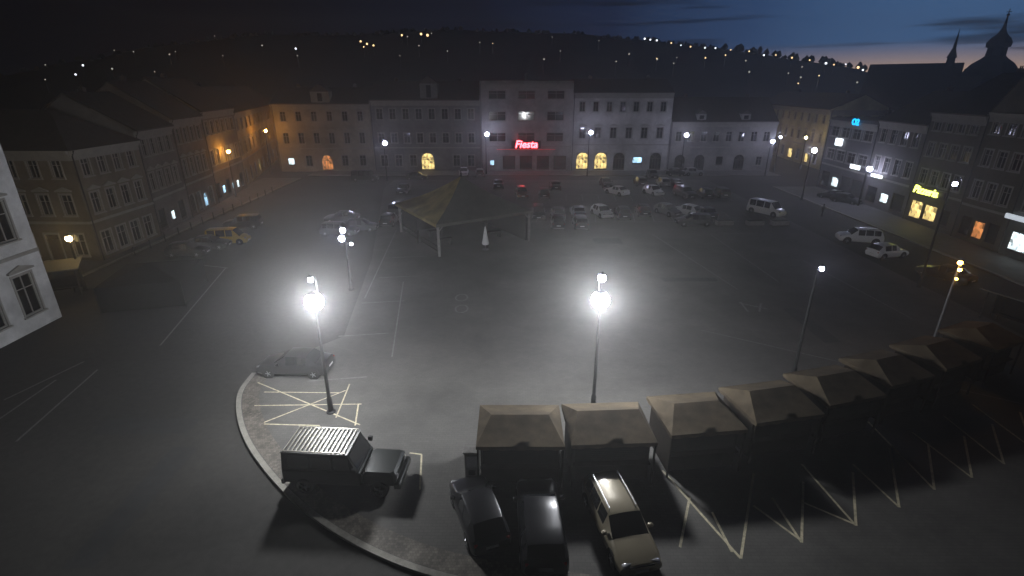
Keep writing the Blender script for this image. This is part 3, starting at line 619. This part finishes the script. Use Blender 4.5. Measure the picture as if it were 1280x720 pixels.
STY={
 'hatch':(4.1,1.76,[(2.05,.32,.52,.56,.80,.8,''),(1.98,.24,.62,.68,.93,.85,''),(1.6,.2,.76,.84,1,.86,''),(1.0,.2,.86,.96,1,.84,'screen'),(.30,.2,.9,1.44,1,.74,'p'),(.22,.2,.9,1.46,1,.74,'side'),(-.35,.2,.92,1.48,1,.75,'p'),(-.43,.2,.92,1.48,1,.75,'side'),(-1.2,.2,.94,1.44,1,.73,'p'),(-1.45,.2,.95,1.4,.99,.71,'screen'),(-1.9,.24,.95,1.0,.95,.8,''),(-2.05,.34,.72,.78,.86,.8,'')]),
 'estate':(4.55,1.8,[(2.27,.32,.52,.56,.80,.8,''),(2.2,.24,.62,.68,.93,.85,''),(1.8,.2,.76,.84,1,.86,''),(1.15,.2,.86,.96,1,.84,'screen'),(.42,.2,.9,1.42,1,.74,'p'),(.34,.2,.9,1.45,1,.74,'side'),(-.3,.2,.92,1.48,1,.76,'p'),(-.38,.2,.92,1.48,1,.76,'side'),(-1.15,.2,.93,1.48,1,.76,'p'),(-1.23,.2,.93,1.48,1,.76,'side'),(-1.8,.2,.94,1.45,1,.75,'p'),(-1.92,.2,.95,1.42,.99,.73,'screen'),(-2.15,.24,.95,1.02,.96,.8,''),(-2.27,.34,.72,.78,.88,.8,'')]),
 'sedan':(4.45,1.78,[(2.22,.32,.5,.54,.80,.8,''),(2.15,.24,.6,.66,.93,.85,''),(1.75,.2,.74,.82,1,.86,''),(1.05,.2,.86,.94,1,.84,'screen'),(.35,.2,.89,1.38,1,.72,'p'),(.27,.2,.89,1.4,1,.72,'side'),(-.3,.2,.9,1.42,1,.73,'p'),(-.38,.2,.9,1.42,1,.73,'side'),(-1.0,.2,.92,1.38,1,.71,'screen'),(-1.6,.2,.93,1.02,1,.8,''),(-2.1,.24,.9,.99,.94,.82,''),(-2.22,.34,.7,.76,.86,.8,'')]),
 'van':(4.9,1.9,[(2.45,.34,.6,.66,.86,.85,''),(2.38,.25,.75,.84,.95,.86,''),(1.95,.22,.95,1.06,1,.86,''),(1.7,.22,1.02,1.14,1,.85,'screen'),(1.0,.22,1.1,1.9,1,.82,'p'),(.9,.22,1.1,1.93,1,.82,'side'),(.1,.22,1.12,1.95,1,.84,'p'),(.0,.22,1.12,1.95,1,.84,'side'),(-1.1,.22,1.12,1.95,1,.84,'p'),(-1.2,.22,1.12,1.95,1,.84,'side'),(-2.1,.22,1.12,1.93,1,.84,'p'),(-2.3,.24,1.12,1.9,.99,.82,'screen'),(-2.42,.26,1.1,1.2,.98,.86,''),(-2.45,.34,.8,.9,.95,.86,'')]),
 'suv':(4.5,1.84,[(2.25,.4,.68,.74,.84,.85,''),(2.18,.32,.8,.88,.95,.86,''),(1.8,.28,.94,1.02,1,.86,''),(1.1,.28,1.0,1.1,1,.85,'screen'),(.5,.28,1.04,1.62,1,.77,'p'),(.42,.28,1.04,1.65,1,.77,'side'),(-.25,.28,1.06,1.68,1,.78,'p'),(-.33,.28,1.06,1.68,1,.78,'side'),(-1.1,.28,1.07,1.67,1,.78,'p'),(-1.18,.28,1.07,1.67,1,.78,'side'),(-1.85,.28,1.08,1.64,1,.77,'p'),(-1.95,.3,1.08,1.6,.99,.76,'screen'),(-2.15,.32,1.08,1.15,.97,.83,''),(-2.25,.4,.85,.92,.92,.83,'')]),
}
PROTO={}
def car(style,col,loc,rot,label,rails=False,z=ZS,scale=1,sub=False,cat='car'):
    key=(style,tuple(col),rails)
    if key in PROTO:
        o=copy_thing(PROTO[key],(loc[0],loc[1],z),rot,label,'cars parked on the square'); o['category']=cat; o.scale=(scale,)*3; return o
    L,Wd,st=STY[style]
    e=obj('parked_car',None,loc=(loc[0],loc[1],z),rot=rot,label=label,cat=cat,group='cars parked on the square'); e.scale=(scale,)*3
    body,gl=loft_car(L,Wd,st,style)
    hw=Wd/2; r=.32 if style not in('suv','van') else .36
    wx=(L/2-.82,-L/2+.8)
    obj('body',clean(body.mesh('body',[paint(col)])),e); obj('window_glass',clean(gl.mesh('window_glass',[M['carglass']])),e)
    for x in wx:
        for sg in(1,-1):
            k=MB(); k.cyl((0,-sg*.2,0),(0,sg*.006,0),r+.07,r+.07,20); obj('wheel_arch',k.mesh('wheel_arch',[M['rubber']]),e,(x,sg*hw,r+.02))
            wheel_part(e,x,sg*(hw-.085),r,.2)
    zf=st[2][2]-.06; zr=st[-3][2]-.18
    for sg in(1,-1):
        k=MB(); k.box(-.14,.06,-.2,.2,-.08,.08,0,.03); obj('headlight',k.mesh('headlight',[M['headl']],True),e,(L/2-.14,sg*(hw-.36),zf-.05),sg*-.35)
        k=MB(); k.box(-.06,.07,-.13,.13,-.12,.12,0,.03); obj('taillight',k.mesh('taillight',[M['taill']],True),e,(-L/2+.1,sg*(hw-.26),zr-.02),sg*.3)
        k=MB(); k.box(-.09,.09,-.1,.1,-.07,.07,0,.03); obj('mirror',k.mesh('mirror',[paint(col)],True),e,(st[4][0]+.38,sg*(hw+.07),st[4][2]+.08))
    k=MB(); k.box(-.01,.01,-.26,.26,-.055,.055); obj('number_plate',k.mesh('number_plate',[M['plate']]),e,(-L/2-.012,0,.6)); obj('number_plate',k.mesh('number_plate',[M['plate']]),e,(L/2+.012,0,.44))
    k=MB(); k.box(-.02,.01,-.5,.5,-.07,.07); obj('grille',k.mesh('grille',[M['rubber']]),e,(L/2-.03,0,.6))
    if rails:
        for sg in(1,-1):
            k=MB(); zt=st[6][3]; x0=st[5][0]-.1; x1=st[-4][0]+.1
            y=sg*hw*.62
            k.cyl((x0,y,zt+.1),(x1,y,zt+.1),.025,.025,6)
            for x in (x0,(x0+x1)/2,x1): k.cyl((x,y,zt-.02),(x,y,zt+.1),.02,.02,6)
            obj('roof_rail',k.mesh('roof_rail',[M['alloy']]),e)
    PROTO[key]=e; return e
BLK=(.01,.01,.012);DG=(.03,.032,.035);SIL=(.24,.24,.235);WH=(.75,.75,.75);REDLIT=(.18,.02,.02);BLU=(.03,.05,.1);YEL=(.45,.3,.03);GRN=(.008,.01,.009);CRM=(.24,.21,.15)  # the red is neon light put into the paint of one car
H=math.pi/2
car('estate',BLK,G(675,664,ZS),H+.04,'black estate car parked next to the market stalls',scale=1.0)
car('estate',CRM,G(772,664,ZS),H+.2+math.pi,'pale silver estate car with roof rails by the stalls',rails=True,scale=.98)
car('hatch',BLK,G(598,650,ZS),H+.35,'small black car half hidden in shadow',scale=.95)
car('sedan',BLK,G(372,464,ZS),math.pi-.05,'dark sedan parked under the floodlight mast')
far=[(580,219,'hatch',WH,H),(600,220,'hatch',SIL,H),(623,234,'sedan',BLK,H),(652,245,'estate',REDLIT,H+.1),(680,246,'hatch',BLK,H),(694,236,'sedan',DG,H),
(757,233,'hatch',DG,H),(771,243,'sedan',WH,H+.6),(800,231,'estate',DG,H),(816,243,'hatch',WH,H+.3),(828,232,'hatch',SIL,H),(843,233,'sedan',BLK,H),
(855,246,'suv',DG,H+.2),(880,246,'hatch',BLK,H),(900,245,'estate',DG,H),(815,222,'hatch',BLK,H),(845,219,'sedan',DG,0),(866,219,'hatch',SIL,0),
(673,271,'estate',BLK,H),(697,272,'hatch',DG,H),(722,270,'sedan',BLU,H),(752,270,'hatch',WH,H+.3),(778,271,'estate',DG,H),(803,268,'hatch',BLK,H),(834,268,'hatch',SIL,H+.4),(858,268,'hatch',WH,H+.6),(882,271,'sedan',DG,H),(866,281,'estate',DG,0),
(697,283,'hatch',BLK,H),(725,283,'estate',DG,H),
(1041,248,'sedan',BLK,-.9),(1057,253,'hatch',DG,-.9),(521,224,'hatch',DG,0),(505,240,'sedan',BLK,H),
(487,280,'hatch',DG,H),(497,266,'suv',BLK,H),(428,276,'sedan',BLK,0),(452,287,'hatch',DG,0),(425,292,'estate',BLK,0),(305,284,'suv',BLK,.2),(262,309,'sedan',DG,.1),(236,318,'hatch',BLK,.1),(1180,348,'sedan',BLK,-1.2)]
labs={WH:'white',DG:'dark grey',BLK:'black',SIL:'silver',BLU:'dark blue',REDLIT:'red'}
kn={'hatch':'hatchback','sedan':'saloon car','estate':'estate car','suv':'off-road car','van':'van'}
for i,(px,py,st,cl,ro) in enumerate(far):
    g=G(px,py,ZS); inside= (-16<g[0]<37)
    car(st,cl,g,ro+random.uniform(-.06,.06)+(math.pi if i%3==0 else 0),'%s %s parked among others on the square'%(labs[cl],kn[st]),z=ZS if inside else 0.0)
car('van',WH,G(957,268,ZS),-1.0,'white van parked at the edge of the parking rows',cat='van')
car('suv',WH,G(1072,303),2.9,'white off-road car parked along the roadside',z=0,rails=True)
car('hatch',WH,G(1107,321),0.25,'white hatchback parked along the roadside',z=0)
car('van',YEL,G(287,304),.1,'yellow van parked beside the houses',z=0,cat='van',scale=.9)
car('van',BLK,G(457,226),0,'dark van standing near the corner house',z=0,cat='van')
# off-road vehicle with ribbed roof
g=G(440,604,ZS)
e=obj('parked_car',None,loc=(g[0],g[1]+.2,ZS),rot=-.07,label='dark long off-road vehicle with ribbed roof and bonnet',cat='off-road car',group='cars parked on the square')
k=MB(); hw=.95
k.box(-2.75,.75,-hw,hw,.55,1.25,0,.05); k.box(.74,2.3,-hw*.93,hw*.93,.5,1.22,0,.12); k.box(2.2,2.5,-hw*.98,hw*.98,.45,.75,0,.04); k.box(-2.85,-2.7,-hw,hw,.45,.7,0,.03)
obj('body',k.mesh('body',[paint(GRN)]),e)
k=MB()
k.add([(-2.72,-.93,1.25),(.65,-.93,1.25),(.65,.93,1.25),(-2.72,.93,1.25),(-2.66,-.84,2.1),(.25,-.84,2.1),(.25,.84,2.1),(-2.66,.84,2.1)],[(4,5,6,7),(0,1,5,4),(1,2,6,5),(2,3,7,6),(3,0,4,7)]); obj('cabin',k.mesh('cabin',[paint(GRN)]),e)
k=MB()
k.box(-2.7,.3,-.88,.88,2.1,2.14,0,.015)
obj('roof_panel',k.mesh('roof_panel',[mat('dull_roof_metal',(.04,.04,.038),.45,4,.3,metal=.4)]),e)
k=MB()
for i in range(15): k.cyl((-2.55+i*.19,-.84,2.2),(-2.55+i*.19,.84,2.2),.03,.03,6)
for y in(-.84,.84): k.cyl((-2.6,y,2.2),(.2,y,2.2),.03,.03,6)
for x in(-2.5,-1.2,.1):
    for y in(-.84,.84): k.cyl((x,y,2.12),(x,y,2.2),.025,.025,6)
obj('roof_rack',k.mesh('roof_rack',[mat('pale_rack_metal',(.2,.19,.16),.4,4,.2,metal=.7)]),e)
k=MB(); k.quad((.64,-.82,1.32),(.64,.82,1.32),(.32,.76,2.03),(.32,-.76,2.03)); 
obj('windscreen',k.mesh('windscreen',[M['carglass']]),e)
for x0,x1 in((-2.4,-1.5),(-1.4,-.5),(-.4,.3)):
    for sg in(1,-1):
        k=MB(); k.quad((x0,sg*.926,1.35),(x1,sg*.926,1.35),(x1-.03,sg*.866,1.98),(x0,sg*.866,1.98)); obj('side_window',k.mesh('side_window',[M['carglass']]),e)
for x in(-1.8,1.55):
    for sg in(1,-1): wheel_part(e,x,sg*.86,.4,.26)
for sg in(1,-1):
    k=MB(); k.cyl((2.28,sg*.62,.95),(2.34,sg*.62,.95),.12,.12,14); obj('headlight',k.mesh('headlight',[M['headl']]),e)
    k=MB(); k.box(.5,.7,sg*1.1-.08,sg*1.1+.08,1.4,1.65,0,.03); obj('mirror',k.mesh('mirror',[M['rubber']]),e)
# ------------------------------------------------------------ market stalls
def stall(px,py,rot,W=3.6,D=2.5,eave=2.35,ridgeh=2.95,label='closed dark market stall with low hipped sheet roof'):
    g=G(px,py,ZS)
    e=obj('market_stall',None,loc=(g[0],g[1],ZS),rot=rot,label=label,cat='market stall',group='row of market stalls')
    hw=W/2-.12; eave+=random.uniform(-.08,.1); ridgeh+=random.uniform(-.12,.15)
    k=MB()
    k.box(-hw,-hw+.06,.1,D,.05,eave); k.box(hw-.06,hw,.1,D,.05,eave); k.box(-hw+.06,hw-.06,D-.06,D,.05,eave); k.box(-hw+.06,hw-.06,.1,.16,.05,1.0)
    k.box(-hw+.06,hw-.06,.16,D-.06,.05,.1)
    obj('wall',k.mesh('wall',[M['board']]),e)
    k=MB(); k.box(-hw-.02,hw+.02,-.15,.22,1.0,1.06,0,.01); obj('counter',k.mesh('counter',[M['board']]),e)
    k=MB()
    for i in range(12): 
        z=1.1+i*.105; k.box(-hw+.08,hw-.08,.12,.145,z,z+.095)
    obj('shutter',k.mesh('shutter',[M['board']]),e)
    k=MB(); y0=-.3; y1=D+.3; X0=-W/2-.05; X1=W/2+.05; inx=.6+random.uniform(-.12,.12)
    def patch(A,B,C,D_,n=8,m_=5):
        v=[]
        for i in range(n+1):
            for j in range(m_+1):
                a=i/n;t=j/m_
                p=[lerp(lerp(A[q],B[q],a),lerp(D_[q],C[q],a),t) for q in range(3)]
                inner=(0<i<n and 0<j<m_)
                if inner: p[2]+= -0.05*math.sin(math.pi*t)*math.sin(math.pi*a)+random.uniform(-.012,.012)
                v.append(tuple(p))
        k.add(v,[(i*(m_+1)+j,(i+1)*(m_+1)+j,(i+1)*(m_+1)+j+1,i*(m_+1)+j+1) for i in range(n) for j in range(m_)])
    R0=(X0+inx,D/2,ridgeh);R1=(X1-inx,D/2,ridgeh); a=(X0,y0,eave);b_=(X1,y0,eave);c_=(X1,y1,eave);d_=(X0,y1,eave)
    patch(a,b_,R1,R0); patch(c_,d_,R0,R1); patch(b_,c_,R1,R1,6,5); patch(d_,a,R0,R0,6,5)
    for (p,q) in ((a,b_),(b_,c_),(c_,d_),(d_,a)):
        n=10; v=[]
        for i in range(n+1):
            t=i/n; x=lerp(p[0],q[0],t); y=lerp(p[1],q[1],t)
            v+=[(x,y,eave),(x,y,eave-(.22 if i%2 else .16))]
        k.add(v,[(2*i,2*i+1,2*i+3,2*i+2) for i in range(n)])
    obj('roof',clean(k.mesh('roof',[M['tarp']])),e)
    for sx in(-1,1):
        k=MB(); k.box(sx*(W/2-.02)-.04,sx*(W/2-.02)+.04,-.27,-.19,0,eave-.02); obj('post',k.mesh('post',[M['board']]),e)
    return e
for px,py,W_,ro in [(650,606,3.75,.0),(762,602,3.7,.05),(875,588,3.5,.12),(972,568,3.55,.2),(1053,545,3.4,.27),(1120,520,3.1,.33),(1182,498,3.1,.38),(1240,472,3.1,.42)]:
    stall(px,py,ro,W_)
g=G(596,596,ZS)
e=obj('ticket_machine',None,loc=(g[0]-.15,g[1]-.5,ZS),label='grey parking ticket machine with white notice',cat='ticket machine')
k=MB(); k.box(-.32,.32,-.2,.2,0,1.9,0,.03); k.box(-.38,.38,-.26,.26,1.9,1.98,0,.02); obj('housing',k.mesh('housing',[M['concrete']]),e)
k=MB(); k.box(-.24,.24,-.225,-.2,1.15,1.75); obj('notice',k.mesh('notice',[M['white']]),e)
k=MB(); k.box(-.15,.15,-.225,-.2,.75,1.0); obj('keypad',k.mesh('keypad',[M['dsteel']]),e)
# ------------------------------------------------------------ pavilion, turned so one corner points at the viewer's side
PX,PY,PR=-2.85,54.35,0.555
e=obj('pavilion',None,loc=(PX,PY,ZS),rot=PR,label='open timber pavilion with pyramid tent roof on the square',cat='pavilion')
hw=5.65;dd=11.3;ev=3.55;rz=7.1;oh=.35
A=(-hw-oh,-oh,ev);B=(hw+oh,-oh,ev);C=(hw+oh,dd+oh,ev);Dp=(-hw-oh,dd+oh,ev);P1=(0,dd*.5,rz)
k=MB()
def face(p,q,m):
    n=10;mm_=8;v=[]
    for i in range(n+1):
        for j in range(mm_+1):
            a=i/n;t=j/mm_
            pt=[lerp(lerp(p[x],q[x],a),P1[x],t) for x in range(3)]
            pt[2]-=.35*math.sin(math.pi*t)
            v.append(tuple(pt))
    k.add(v,[(i*(mm_+1)+j,(i+1)*(mm_+1)+j,(i+1)*(mm_+1)+j+1,i*(mm_+1)+j+1) for i in range(n) for j in range(mm_)],m)
    k.quad(p,q,(q[0],q[1],ev-.3),(p[0],p[1],ev-.3),m)
face(A,B,0);face(B,C,0);face(C,Dp,0);face(Dp,A,1)  # last face is coloured as the lit side of the same roof
obj('roof',clean(k.mesh('roof',[mat('grey_green_canvas',(.06,.06,.045),.9,1,.3,big=.3),M['tarplit']])),e)
k=MB(); k.lathe((0,dd*.5,rz-.05),[(.12,0),(.1,.3),(.03,.7)],8); obj('finial',k.mesh('finial',[M['dsteel']]),e)
for x in(-hw,0,hw):
    for y in(0,dd*.5,dd):
        if x==0 and y==dd*.5: continue
        k=MB(); k.box(x-.11,x+.11,y-.11,y+.11,0,ev); 
        if x: k.cyl((x,y,ev-1),(x+(.8 if x<0 else -.8),y,ev-.05),.06,.06,6)
        obj('post',k.mesh('post',[M['concrete'] if abs(x)==hw and y!=dd*.5 else M['board']]),e)
k=MB(); k.box(-hw+.2,hw-.2,dd-.3,dd-.2,0.02,3.3); k.box(hw-.3,hw-.2,.3,dd-.32,.02,3.3); obj('screen_wall',k.mesh('screen_wall',[M['board']]),e)
k=MB(); k.box(-hw+.05,-hw+.15,.2,dd-.4,.9,1.0); k.box(-hw+.06,-hw+.14,.2,dd-.4,.4,.48); obj('railing',k.mesh('railing',[M['board']]),e)
def pw_(x,y): return (PX+x*math.cos(PR)-y*math.sin(PR),PY+x*math.sin(PR)+y*math.cos(PR),ZS)
for (x,y) in ((-3.4,3.5),(2.8,3.2),(-2.8,7.4)):
    k=MB(); k.box(-.9,.9,-.35,.35,.72,.78,0,.01); 
    for q in(-.7,.7): k.box(q-.04,q+.04,-.3,.3,0,.72)
    t=obj('table',None,loc=pw_(x,y),rot=PR,label='dark wooden table under the pavilion roof',cat='table',group='tables under the pavilion'); obj('table_top',k.mesh('table_top',[M['board']]),t)
g=G(607,312,ZS)
e=obj('parasol',None,loc=(g[0],g[1],ZS),label='folded white parasol standing in front of the pavilion',cat='parasol')
k=MB(); k.cyl((0,0,0),(0,0,2.7),.03,.03,8); k.lathe((0,0,0),[(.35,0),(.35,.08),(.05,.12)],12); obj('pole',k.mesh('pole',[M['steel']]),e)
k=MB(); k.lathe((0,0,.6),[(.34,0),(.4,.1),(.28,.7),(.17,1.4),(.05,2.0)],9); obj('canopy',k.mesh('canopy',[M['white']]),e)
g=G(187,382,0)
e=obj('gazebo_tent',None,loc=(g[0],g[1],0),rot=.25,label='black canvas gazebo tent beside the houses',cat='tent')
k=MB(); q=3.0; A=(-q,-q+2,2.2);B=(q,-q+2,2.2);C=(q,q+2,2.2);Dp=(-q,q+2,2.2)
k.add([A,B,C,Dp,(0,2,3.1)],[(0,1,4),(1,2,4),(2,3,4),(3,0,4)])
for a,b_ in((A,B),(B,C),(C,Dp),(Dp,A)): k.quad(a,b_,(b_[0],b_[1],.1),(a[0],a[1],.1))
obj('canopy',k.mesh('canopy',[mat('black_tent_canvas',(.006,.006,.007),.95,2,.3,spec=.05)]),e)
for a in(A,B,C,Dp):
    k=MB(); k.cyl((a[0]*1.01,a[1]+(.03 if a[1]>0 else -.03),0),(a[0]*1.01,a[1]+(.03 if a[1]>0 else -.03),2.2),.03,.03,6); obj('pole',k.mesh('pole',[M['dsteel']]),e)
g=G(131,382); e=obj('litter_bin',None,loc=g,label='red litter bin near the lantern',cat='bin')
k=MB(); k.lathe((0,0,0),[(.3,0),(.36,.9),(.38,.92),(.38,1.0),(.1,1.15)],14); obj('container',k.mesh('container',[M['red']],False),e)
k=MB(); k.lathe((0,0,1.15),[(.12,0),(.05,.06)],10); obj('lid_knob',k.mesh('lid_knob',[M['dsteel']]),e)
def shelter(loc,rot,label):
    e=obj('bus_shelter',None,loc=loc,rot=rot,label=label,cat='shelter')
    for x in(-2,2):
        for y in(0,1.4):
            k=MB(); k.cyl((x,y,0),(x,y,2.5+.25*(y>0)),.05,.05,8); obj('post',k.mesh('post',[M['dsteel']]),e)
    k=MB(); k.add([(-2.4,-.5,2.42),(2.4,-.5,2.42),(2.4,1.7,2.82),(-2.4,1.7,2.82),(-2.4,-.5,2.52),(2.4,-.5,2.52),(2.4,1.7,2.92),(-2.4,1.7,2.92)],[(0,3,2,1),(4,5,6,7),(0,1,5,4),(1,2,6,5),(2,3,7,6),(3,0,4,7)]); obj('roof',k.mesh('roof',[mat('dull_roofing',(.06,.06,.06),.8,2,.3)]),e)
    k=MB(); k.box(-1.6,1.6,.95,1.3,.42,.48); k.box(-1.4,-1.3,1,1.25,0,.42); k.box(1.3,1.4,1,1.25,0,.42); obj('bench',k.mesh('bench',[M['board']]),e)
    k=MB(); k.box(-1.95,1.95,1.42,1.44,.3,2.3); obj('rear_panel',k.mesh('rear_panel',[M['glass']]),e)
shelter(G(66,374),.5,'small shelter with slanted roof by the corner house')
shelter(G(1262,412,0),-1.2,'roadside shelter with slanted roof')
for px in(862,905,943,974):
    g=G(px,281,ZS)
    e=obj('concrete_planter',None,loc=g,rot=.1,label='low concrete planter box at the parking edge',cat='planter',group='concrete planters')
    k=MB(); k.box(-1.1,1.1,-.4,.4,0,.55,0,.04); obj('box',k.mesh('box',[M['concrete']]),e)
    k=MB(); k.box(-1.0,1.0,-.3,.3,.55,.6); obj('soil',k.mesh('soil',[M['soil']]),e)
bp=None
for i in range(14):
    loc=(-40.2,52+i*2.6,0)
    if bp is None:
        bp=obj('bollard',None,loc=loc,label='slim dark metal bollard along the pavement edge',cat='bollard',group='bollards along the pavement')
        k=MB(); k.lathe((0,0,0),[(.09,0),(.07,.1),(.06,.85),(.08,.88),(.07,.97),(.02,1.0)],10); obj('post',k.mesh('post',[M['dsteel']],True),bp)
    else: copy_thing(bp,loc,0)
# ------------------------------------------------------------ people
def person(loc,rot,coatc,label,h=1.75,step=.18):
    V=[(0,0,.93),(0,0,1.12),(0,0,1.36),(0,.0,1.5),(0,.03,1.6),(0,.03,1.73),
       (.1,0,.88),(.11,step*.5,.5),(.11,step,.08),(.11,step+.15,.04),(-.1,0,.88),(-.11,-step*.3,.5),(-.11,-step,.09),(-.11,-step+.15,.04),
       (.2,0,1.4),(.26,-.05,1.12),(.25,.06,.86),(.25,.08,.78),(-.2,0,1.4),(-.26,.05,1.12),(-.25,.12,.88),(-.25,.15,.8)]
    Ed=[(0,1),(1,2),(2,3),(3,4),(4,5),(0,6),(6,7),(7,8),(8,9),(0,10),(10,11),(11,12),(12,13),(2,14),(14,15),(15,16),(16,17),(2,18),(18,19),(19,20),(20,21)]
    Rr=[.15,.14,.17,.065,.09,.085,.1,.07,.05,.045,.1,.07,.05,.045,.075,.055,.042,.035,.075,.055,.042,.035]
    me=bpy.data.meshes.new('body'); me.from_pydata(V,Ed,[]); me.materials.append(coatc)
    e=obj('person',None,loc=loc,rot=rot,label=label,cat='person'); o=obj('body',me,e)
    md=o.modifiers.new('s','SKIN'); 
    for i,sv in enumerate(me.skin_vertices[0].data): sv.radius=(Rr[i],Rr[i]*.85); sv.use_root=(i==0)
    o.modifiers.new('ss','SUBSURF').levels=1; o.modifiers['ss'].render_levels=1
    k=MB(); k.sphere((0,.02,1.69),.115,10,7,0,1.05); obj('hair',k.mesh('hair',[M['soil']],True),e)
    return e
person(G(240,352),1.2,mat('light_coat',(.5,.5,.5),.8,3,.2),'person walking in a light coat')
person(G(1027,271),.4,mat('dark_coat',(.05,.05,.06),.8,3,.2),'person in dark clothes standing near the road')
person(G(205,296),2.0,mat('dark_jacket',(.06,.05,.05),.8,3,.2),'person in dark jacket walking by the shops')
# ------------------------------------------------------------ haze volume added to imitate glare round the lamps (the camera stands inside it)
mm=bpy.data.materials.new('glare_haze_volume'); mm.use_nodes=True; nt=mm.node_tree; nt.nodes.remove(nt.nodes['Principled BSDF'])
vs=nt.nodes.new('ShaderNodeVolumeScatter'); vs.inputs['Density'].default_value=0.0030; vs.inputs['Anisotropy'].default_value=0.8
nt.links.new(vs.outputs[0],nt.nodes['Material Output'].inputs['Volume'])
k=MB(); k.box(-90,135,-20,152,-2.5,33); mo=obj('glare_haze',k.mesh('glare_haze',[mm]),kind='structure',label='thin haze added for lamp glare over the square'); mo.display_type='BOUNDS'
# ------------------------------------------------------------ world
w=bpy.data.worlds.new("World"); S.world=w; w.use_nodes=True; nt=w.node_tree; N=nt.nodes; L=nt.links
bg=N['Background']; out=N['World Output']
sk=N.new('ShaderNodeTexSky'); sk.sky_type='NISHITA'; sk.sun_disc=False; sk.sun_elevation=math.radians(-3); sk.sun_rotation=math.radians(55)
tc=N.new('ShaderNodeTexCoord')
sd=Vector((math.sin(math.radians(40)),math.cos(math.radians(40)),0.0)).normalized()
dot=N.new('ShaderNodeVectorMath'); dot.operation='DOT_PRODUCT'; dot.inputs[1].default_value=sd; L.new(tc.outputs['Generated'],dot.inputs[0])
rmp=N.new('ShaderNodeValToRGB'); cr=rmp.color_ramp; cr.elements[0].position=0.0; cr.elements[0].color=(.0006,.0008,.002,1); cr.elements[1].position=1.0; cr.elements[1].color=(.05,.12,.26,1)
for p,cl in ((.45,(.001,.0014,.004,1)),(.72,(.0025,.0045,.014,1)),(.86,(.007,.015,.045,1)),(.95,(.024,.058,.145,1))):
    el=cr.elements.new(p); el.color=cl
L.new(dot.outputs['Value'],rmp.inputs['Fac'])
sep=N.new('ShaderNodeSeparateXYZ'); L.new(tc.outputs['Generated'],sep.inputs[0])
hz=N.new('ShaderNodeMapRange'); hz.inputs[1].default_value=0.0; hz.inputs[2].default_value=0.06; hz.inputs[3].default_value=1; hz.inputs[4].default_value=0; L.new(sep.outputs['Z'],hz.inputs[0])
pw=N.new('ShaderNodeMath'); pw.operation='POWER'; pw.inputs[1].default_value=1.3; L.new(hz.outputs[0],pw.inputs[0])
az=N.new('ShaderNodeMapRange'); az.inputs[1].default_value=0.93; az.inputs[2].default_value=0.995; L.new(dot.outputs['Value'],az.inputs[0])
ml=N.new('ShaderNodeMath'); ml.operation='MULTIPLY'; L.new(pw.outputs[0],ml.inputs[0]); L.new(az.outputs[0],ml.inputs[1])
mx=N.new('ShaderNodeMix'); mx.data_type='RGBA'; L.new(ml.outputs[0],mx.inputs['Factor']); L.new(rmp.outputs[0],mx.inputs['A']); mx.inputs['B'].default_value=(.75,.46,.24,1)
mp=N.new('ShaderNodeMapping'); mp.inputs['Scale'].default_value=(2.0,2.0,30); mp.inputs['Rotation'].default_value=(.05,.14,0); mp.inputs['Location'].default_value=(.6,.2,.35); L.new(tc.outputs['Generated'],mp.inputs[0])
cn=N.new('ShaderNodeTexNoise'); cn.inputs['Scale'].default_value=1.5; cn.inputs['Detail'].default_value=8; L.new(mp.outputs[0],cn.inputs['Vector'])
cm=N.new('ShaderNodeMapRange'); cm.inputs[1].default_value=.55; cm.inputs[2].default_value=.66; cm.inputs[3].default_value=1; cm.inputs[4].default_value=.25; L.new(cn.outputs['Fac'],cm.inputs[0])
sc=N.new('ShaderNodeVectorMath'); sc.operation='SCALE'; L.new(mx.outputs['Result'],sc.inputs[0]); L.new(cm.outputs[0],sc.inputs['Scale'])
sk2=N.new('ShaderNodeVectorMath'); sk2.operation='SCALE'; sk2.inputs['Scale'].default_value=0.012; L.new(sk.outputs[0],sk2.inputs[0])
ad=N.new('ShaderNodeVectorMath'); ad.operation='ADD'; L.new(sc.outputs[0],ad.inputs[0]); L.new(sk2.outputs[0],ad.inputs[1])
L.new(ad.outputs[0],bg.inputs['Color']); bg.inputs['Strength'].default_value=1.0
print('done',len(bpy.data.objects))
